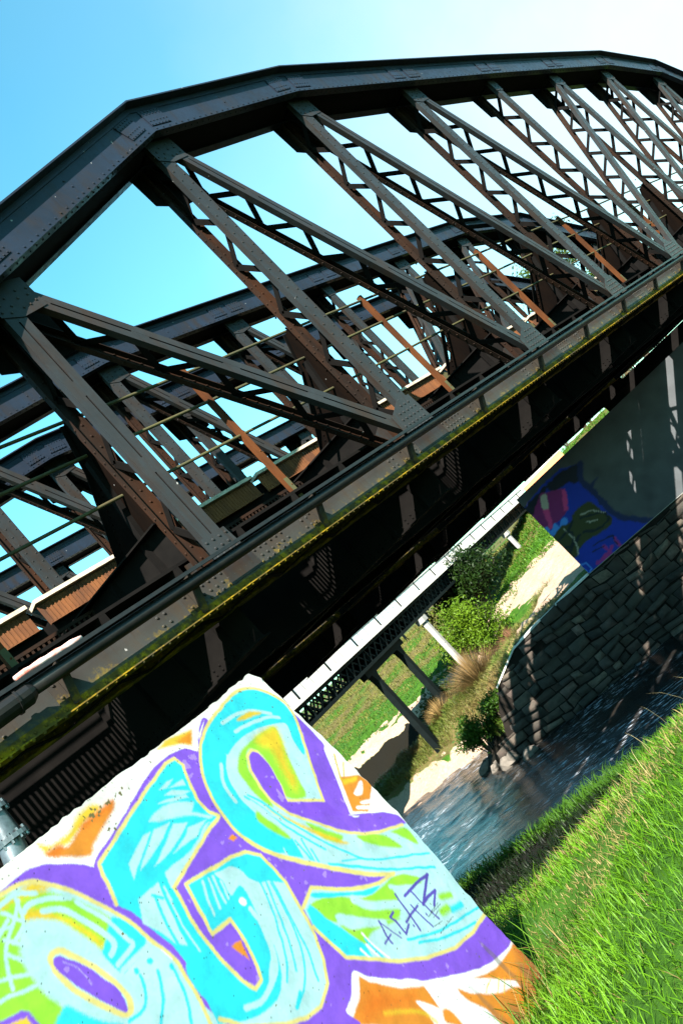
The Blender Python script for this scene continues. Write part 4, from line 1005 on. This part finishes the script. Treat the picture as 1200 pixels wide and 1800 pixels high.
raster(Pm, col, ABG, PAL2, rng2, wob)
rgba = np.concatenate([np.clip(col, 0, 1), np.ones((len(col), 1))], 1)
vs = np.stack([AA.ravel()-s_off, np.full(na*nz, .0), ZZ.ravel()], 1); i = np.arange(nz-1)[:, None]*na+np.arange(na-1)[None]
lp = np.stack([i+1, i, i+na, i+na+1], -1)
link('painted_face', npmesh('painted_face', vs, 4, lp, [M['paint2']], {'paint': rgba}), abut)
mb = MB().mat('concrete'); mb.box(s0-s_off, s1-s_off-.002, -2.2, -.004, G(-4.45), G(.279)); mb.mat('dark').box(s0-s_off, -1.6-s_off, -2.2, -.9, G(.281), G(.96)); mb.build('wall_block', abut)  # backwall box coloured near black to stand in for shadow
def stone_mat():
    m, nt, b = newmat('rubble_masonry'); a = N(nt, 'ShaderNodeAttribute', attribute_name='tint')
    f = noise(nt, 3, 8, .7); f2 = noise(nt, 14, 6, .7)
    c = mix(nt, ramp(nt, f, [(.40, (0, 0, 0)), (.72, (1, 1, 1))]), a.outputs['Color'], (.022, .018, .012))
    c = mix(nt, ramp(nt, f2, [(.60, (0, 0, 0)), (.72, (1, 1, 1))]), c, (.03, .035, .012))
    nt.links.new(c, b.inputs['Base Color']); b.inputs['Roughness'].default_value = .9; bump(nt, b, f2, .8, .05)
    return m
M['joint'] = plain('wall_joint', (.014, .011, .009), .95, (.008, .007, .006), 5, spec=.05)
M['rock'] = plain('river_rock', (.10, .085, .07), .85, (.05, .042, .034), 5)
M['stone'] = stone_mat()
quay = thing('quay_wall', 'dark rubble stone river wall below the painted abutment', 'wall', (34.0, 0, 0)); quay.rotation_euler = (0, 0, ang)
mb = MB().mat('stone')
top = [(-25, -4.46), (4.1, -4.46), (5.5, -4.5), (7.5, -4.62), (9.2, -4.80), (10.2, -5.25), (11.2, -5.7), (12.0, -6.6), (12.7, -7.9)]
mb.mat('joint'); mb.prism([(-25-s_off, .02, G(-10.2))]+[(12.9-s_off, .02, G(-10.2))]+[(s-s_off, .02, G(z-.02)) for s, z in top[::-1]], (0, -.30, 0)); mb.build('core', quay)
rq = random.Random(17); V_ = []; F_ = []; C_ = []
z = -10.0
tx = [a for a, b in top]; tz = [b for a, b in top]
while z < -4.4:
    hgt = rq.uniform(.34, .50); x = -25+rq.uniform(0, .6)
    while x < 13:
        wid = rq.uniform(.42, 1.15); lim = min(float(np.interp(x, tx, tz)), float(np.interp(x+wid, tx, tz)))
        zt = min(z+hgt-.025, lim)
        if zt-z > .10 and rq.random() > .015:
            pr = .04+rq.random()**2*.22; J = lambda a: a+rq.uniform(-.05, .05); o = len(V_)
            V_ += [(J(x+.012)-s_off, .0, G(J(z+.012))), (J(x+wid-.012)-s_off, .0, G(J(z+.012))), (J(x+wid-.012)-s_off, .0, G(J(zt))), (J(x+.012)-s_off, .0, G(J(zt)))]
            b_ = .05; V_ += [(J(x+b_)-s_off, pr+rq.uniform(-.02, .02), G(J(z+b_))), (J(x+wid-b_)-s_off, pr+rq.uniform(-.02, .02), G(J(z+b_))), (J(x+wid-b_)-s_off, pr+rq.uniform(-.02, .02), G(J(zt-b_))), (J(x+b_)-s_off, pr+rq.uniform(-.02, .02), G(J(zt-b_)))]
            F_ += [(o+7, o+6, o+5, o+4)]+[(o+(q+1) % 4, o+q, o+q+4, o+(q+1) % 4+4) for q in range(4)]
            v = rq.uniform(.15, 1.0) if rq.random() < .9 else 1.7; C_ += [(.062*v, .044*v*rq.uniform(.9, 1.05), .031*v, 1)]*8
        x += wid
    z += hgt
V_ = [(x, y, min(z+.13*math.sin(x*.55+z*1.1)+.07*math.sin(x*1.7-z*2.3)+.04*math.sin(x*4.1+z), 99)) for x, y, z in V_]
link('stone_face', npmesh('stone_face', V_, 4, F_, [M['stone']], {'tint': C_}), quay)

mb = MB().mat('pale_concrete'); rngc = random.Random(4)
for (a, za), (b_, zb_) in zip(top[1:6], top[2:7]):
    mb.prism([(a-s_off, .10, G(za)+.003), (b_-s_off, .10, G(zb_)+.003), (b_-s_off, .10, G(zb_)+.09), (a-s_off, .10, G(za)+.09)], (0, -.35, 0))
mb.build('coping', quay)
# boulders at the foot
rngb = random.Random(5)
def boulder(s, n, r, lab):
    mb = MB().mat('rock'); vs = []; fs = []; kx, ky = 9, 6
    for j in range(ky+1):
        for i_ in range(kx):
            th = math.pi*j/ky; ph = 2*math.pi*i_/kx; q = r*(1+.22*math.sin(3*ph+s)*math.sin(2*th+n)+.12*rngb.uniform(-1, 1))
            vs.append((q*math.sin(th)*math.cos(ph), q*.8*math.sin(th)*math.sin(ph), q*.62*math.cos(th)))
    for j in range(ky):
        for i_ in range(kx): fs.append((j*kx+i_, j*kx+(i_+1) % kx, (j+1)*kx+(i_+1) % kx, (j+1)*kx+i_))
    mb.add(vs, fs); x, y = NS(n, s); o = mb.build('boulder', loc=(x, y, WATER+.12*r), smooth=False); tag(o, lab, 'boulder', 'boulders at the foot of the quay')
boulder(13.3, 31.4, .8, 'largest boulder in the water at the upstream end of the stone quay')
boulder(14.6, 32.2, .45, 'small boulder in the water next to the largest one, towards the gravel bar')
boulder(15.6, 33.6, .6, 'pale boulder halfway between the largest one and the gravel bar')
boulder(11.9, 30.3, .5, 'wet boulder against the foot of the quay, right of the largest one')

# ------------------------------------------------------------------ road bridge
RBP = (38.377, 38.027)
road = thing('road_bridge', 'pale road bridge with a panelled parapet over dark lattice girders, far upstream', 'bridge', (RBP[0], RBP[1], 0)); road.rotation_euler = (0, 0, math.atan2(wd_.y, wd_.x))
LA, LB = -60.0, 44.0
mb = MB().mat('pale_concrete'); mb.box(LA, LB, .0, .25, G(.52), G(1.30)); mb.box(LA, LB, -.06, .30, G(1.30)+.002, G(1.36))
mb.mat('girder'); x = LA+.2
while x < LB: mb.box(x, x+.035, -.004, .0, G(.53), G(1.29)); x += 1.05
x = LA+.2
while x < LB: mb.box(x-.03, x+.07, -.07, -.005, G(.40), G(1.34)); x += 4.2
mb.build('parapet', road)
M['faded'] = plain('faded_blue_paint', (.22, .33, .40), .8, (.34, .40, .42), 5)
rl = random.Random(12); mb = MB().mat('faded'); x = -9.5
while x < 5.5:
    w_ = rl.uniform(.55, .95); z = G(.62)
    mb.box(x, x+.13, -.003, -.0005, z, z+rl.uniform(.45, .58))
    if rl.random() < .7: mb.box(x+.131, x+w_, -.003, -.0005, z+.42, z+.53)
    if rl.random() < .6: mb.box(x+.131, x+w_*.8, -.003, -.0005, z+.2, z+.30)
    if rl.random() < .6: mb.box(x+w_-.12, x+w_, -.003, -.0005, z, z+.41)
    if rl.random() < .5: mb.box(x+.131, x+w_-.13, -.003, -.0005, z, z+.1)
    x += w_+rl.uniform(.12, .3)+(.9 if rl.random() < .18 else 0)
mb.build('faded_graffiti', road)
mb = MB().mat('pale_concrete'); mb.box(LA, LB, 7.75, 8.0, G(.52), G(1.30)); mb.build('parapet', road)
mb = MB().mat('pale_concrete'); mb.box(LA, LB, -.16, .2, G(.28), G(.50)); mb.mat('concrete'); mb.box(LA, LB, .201, 7.9, G(.26), G(.49)); mb.build('deck', road)
def lattice(x0, x1):
    mb = MB().mat('girder')
    for y in (.35, 7.5):
        mb.box(x0, x1, y-.14, y+.14, G(.06), G(.25)); mb.box(x0, x1, y-.14, y+.14, G(-1.02), G(-.80))
        x = x0; st = .95
        while x < x1-.5:
            mb.bar((x, y, G(-.8)), (x+st, y, G(.06)), (1, 0, 0), .13, .05); mb.bar((x+st, y+.06, G(-.8)), (x, y+.06, G(.06)), (1, 0, 0), .13, .05)
            if int(x/st) % 3 == 0: mb.box(x-.05, x+.05, y-.10, y+.10, G(-.8), G(.06))
            x += st
    x = x0
    while x < x1: mb.box(x, x+.12, .35, 7.5, G(-.99), G(-.80)); x += 2.85
    return mb
lattice(LA, -3.0).build('lattice_girder', road); lattice(-3.0, LB).build('lattice_girder', road)
mb = MB().mat('girder')
for y in (.36, 7.5): mb.box(-1.5, LB, y+.15, y+.17, G(-.8), G(.06))
mb.box(-1.0, LB, 1.0, 7.4, G(-.75), G(-.70)); mb.build('girder_web', road)
def trestle(xc, gap=4.7):
    mb = MB().mat('girder')
    for y in (.9,):
        for dx in (-gap/2, gap/2):
            mb.prism([(xc+dx-.26, y-.22, G(-9.4)), (xc+dx+.26, y-.22, G(-9.4)), (xc+dx+.22, y-.22, G(-2.1)), (xc+dx+.34, y-.22, G(-1.6)), (xc+dx+.75, y-.22, G(-1.02)), (xc+dx-.75, y-.22, G(-1.02)), (xc+dx-.34, y-.22, G(-1.6)), (xc+dx-.22, y-.22, G(-2.1))], (0, .44, 0))
        mb.box(xc-gap/2-1.0, xc+gap/2+1.0, y-.25, y+.25, G(-1.45), G(-1.03))
    return mb
trestle(-6.6).build('trestle', road); trestle(-27).build('trestle', road)
def pier(xc, mat, zb):
    mb = MB().mat(mat)
    mb.prism([(xc-.19, -.05, G(zb)), (xc+.19, -.05, G(zb)), (xc+.17, -.05, G(-1.45)), (xc-.17, -.05, G(-1.45))], (0, .4, 0))
    mb.box(xc-.36, xc+.36, -.15, .6, G(-1.445), G(-1.04)); return mb
pier(.35, 'concrete', -9).build('pier', road); pier(28.6, 'concrete', -5).build('pier', road)
x, y = NS(96, 16.2)
# boundary wall on the levee at the road bridge's end
mb = MB().mat('pale_concrete'); p0 = Vector((*NS(93.5, 15.6), 0)); p1 = Vector((*NS(95.2, 9.6), 0)); d = (p1-p0).normalized()
mb.bar(p0+Vector((0, 0, G(1.32))), p1+Vector((0, 0, G(1.72))), (0, 0, 1), .32, .3); o = mb.build('boundary_wall'); 
M['brick'] = plain('orange_brick', (.55, .20, .08), .85, (.38, .13, .06), 6)
t = thing('levee_wall', 'low pinkish white wall with an orange brick foot at the end of the road bridge', 'wall', p0); o.name = 'wall_top'; o.parent = t; o.location = -p0
mb = MB().mat('brick'); mb.bar(p0+Vector((0, 0, G(.66))), p1+Vector((0, 0, G(1.06))), (0, 0, 1), .98, .36); o = mb.build('brick_foot', t); o.location = -p0
# fence posts on the bank top seen under the lattice girder
for q, (dn, l) in enumerate(((0, 'first'), (3.2, 'second'), (5.0, 'third'), (9, 'fourth'), (11.5, 'fifth'))):
    pp = at(93+.2*q, 46-dn*1.1); mb = MB().mat('girder'); mb.box(-.12, .12, -.12, .12, -.2, 1.9); mb.box(-.16, .16, -.16, .16, 1.901, 1.98); o = mb.build('fence_post', loc=pp)
    tag(o, '%s dark square fence post from the left on the far bank top' % l, 'fence post', 'fence posts on the bank top')

# two people on the levee beyond the abutment
M['red'] = plain('red_cloth', (.62, .02, .02), .8, (.45, .015, .015), 12); M['bluec'] = plain('blue_cloth', (.05, .12, .55), .8, (.04, .08, .35), 12); M['white'] = plain('white_cloth', (.8, .8, .8), .8); M['skin'] = plain('skin', (.5, .3, .2), .6); M['jeans'] = plain('dark_trousers', (.03, .04, .08), .9)
def person(label, n, s, top_m, face, hat=None):
    p = at(n, s); t = thing('person', label, 'person', p); t.rotation_euler = (0, 0, face)
    me = bpy.data.meshes.new('body'); V = [(0, 0, .95), (0, 0, 1.15), (0, .01, 1.40), (0, 0, 1.50), (0, .02, 1.60), (0, .03, 1.72),
        (.18, 0, 1.42), (.25, .03, 1.15), (.22, .16, .95), (-.18, 0, 1.42), (-.25, .03, 1.15), (-.22, .16, .95),
        (.10, 0, .88), (.12, .03, .48), (.12, 0, .06), (.12, .14, .03), (-.10, 0, .88), (-.12, .03, .48), (-.12, 0, .06), (-.12, .14, .03)]
    E_ = [(0, 1), (1, 2), (2, 3), (3, 4), (4, 5), (2, 6), (6, 7), (7, 8), (2, 9), (9, 10), (10, 11), (0, 12), (12, 13), (13, 14), (14, 15), (0, 16), (16, 17), (17, 18), (18, 19)]
    Rr = [.15, .14, .17, .06, .10, .085, .065, .05, .04, .065, .05, .04, .10, .07, .05, .04, .10, .07, .05, .04]
    me.from_pydata(V, E_, []); o = link('body', me, t); sk = o.modifiers.new('skin', 'SKIN')
    for i_, r_ in enumerate(Rr): me.skin_vertices[0].data[i_].radius = (r_, r_*.8)
    me.skin_vertices[0].data[0].use_root = True
    o.modifiers.new('sub', 'SUBSURF').levels = 1
    me.materials.append(M['skin'])
    mb = MB().mat(top_m); mb.tube([(0, 0, .86), (0, 0, 1.0), (0, .0, 1.2), (0, .01, 1.40), (0, .01, 1.50)], [.19, .185, .18, .215, .09], 10)
    for sx in (-1, 1): mb.tube([(sx*.15, .0, 1.44), (sx*.215, .01, 1.36), (sx*.265, .03, 1.13), (sx*.235, .15, .99)], [.075, .085, .07, .055], 8)
    mb.build('jacket', t, smooth=True)
    mb = MB().mat('jeans')
    for sx in (-1, 1): mb.tube([(sx*.09, 0, .92), (sx*.11, .01, .75), (sx*.12, .03, .48), (sx*.12, 0, .08)], [.12, .115, .09, .075], 8)
    mb.build('trousers', t, smooth=True)
    mb = MB().mat(hat or 'bark'); mb.tube([(0, .01, 1.70), (0, .02, 1.76), (0, .02, 1.82)], [.105, .10, .03], 10); mb.build('cap' if hat else 'hair', t, smooth=True)
person('small figure in a red jacket and white cap on the levee beyond the abutment', 97, -3.2, 'red', 2.4, 'white')
person('small figure in a blue jacket on the levee beyond the abutment', 97, .0, 'bluec', 2.1)

# ------------------------------------------------------------------ light, sky, camera
EL, AZ = rad(43.7), math.atan2(-.511, -.511)
sun = bpy.data.lights.new('sun', 'SUN'); sun.energy = 5.0; sun.angle = rad(.5); sun.color = (1, .95, .86)
so = link('sun', sun, None, (0, 0, 40)); to = Vector((-.511, -.511, .691)).normalized(); so.rotation_euler = to.to_track_quat('Z', 'Y').to_euler()
wd = bpy.data.worlds.new('World'); sc.world = wd; wd.use_nodes = True; nt = wd.node_tree
VEIL = Vector((.955, .12, .27)).normalized()
bg = nt.nodes['Background']; sky = nt.nodes.new('ShaderNodeTexSky'); sky.sky_type = 'NISHITA'; sky.sun_disc = False
sky.sun_elevation = EL; sky.sun_rotation = AZ % (2*math.pi); sky.altitude = 200; sky.air_density = 1.0; sky.dust_density = .8; sky.ozone_density = 1.0
tint = nt.nodes.new('ShaderNodeMix'); tint.data_type = 'RGBA'; tint.blend_type = 'MULTIPLY'; tint.inputs[0].default_value = 1; tint.inputs[7].default_value = (.62, 1.42, 1.24, 1)
nt.links.new(sky.outputs[0], tint.inputs[6]); bg.inputs[1].default_value = .056
tc = nt.nodes.new('ShaderNodeTexCoord'); vd = N(nt, 'ShaderNodeVectorMath', operation='DOT_PRODUCT'); nt.links.new(tc.outputs['Generated'], vd.inputs[0]); vd.inputs[1].default_value = VEIL
cn = N(nt, 'ShaderNodeTexNoise', Scale=3.0, Detail=7, Roughness=.55); nt.links.new(tc.outputs['Generated'], cn.inputs[0])
cm = N(nt, 'ShaderNodeMath', operation='MULTIPLY_ADD'); nt.links.new(cn.outputs['Fac'], cm.inputs[0]); cm.inputs[1].default_value = .13; nt.links.new(vd.outputs['Value'], cm.inputs[2])
mr = N(nt, 'ShaderNodeMapRange'); mr.inputs['From Min'].default_value = .82; mr.inputs['From Max'].default_value = 1.08; nt.links.new(cm.outputs[0], mr.inputs['Value'])
vr = ramp(nt, mr.outputs[0], [(0, (0, 0, 0)), (.35, (.05, .05, .05)), (.6, (.22, .22, .22)), (.8, (.50, .50, .50)), (1.0, (.9, .9, .9))])
veil = nt.nodes.new('ShaderNodeMix'); veil.data_type = 'RGBA'; nt.links.new(vr, veil.inputs[0]); nt.links.new(tint.outputs[2], veil.inputs[6]); veil.inputs[7].default_value = (3.4, 3.5, 3.6, 1)
nt.links.new(veil.outputs[2], bg.inputs[0])
cam = bpy.data.cameras.new('camera'); co = link('camera', cam); sc.camera = co
yaw, pitch, roll = rad(45.30069667), rad(8.05883631), rad(-43.32896917)
f = Vector((math.sin(yaw)*math.cos(pitch), math.cos(yaw)*math.cos(pitch), math.sin(pitch)))
r0 = Vector((math.cos(yaw), -math.sin(yaw), 0)); u0 = r0.cross(f)
r = r0*math.cos(roll)+u0*math.sin(roll); u = -r0*math.sin(roll)+u0*math.cos(roll)
mw = Matrix((r, u, -f)).transposed().to_4x4(); mw.translation = CAM; co.matrix_world = mw
cam.sensor_fit = 'VERTICAL'; cam.sensor_height = 36; cam.sensor_width = 24; cam.lens = 1453/1800*36; cam.clip_start = .05; cam.clip_end = 6000
vs_ = sc.view_settings; vs_.view_transform = 'Standard'; vs_.look = 'None'; vs_.exposure = 2.55; vs_.gamma = 1.0; vs_.use_curve_mapping = False
sc.render.engine = 'CYCLES'
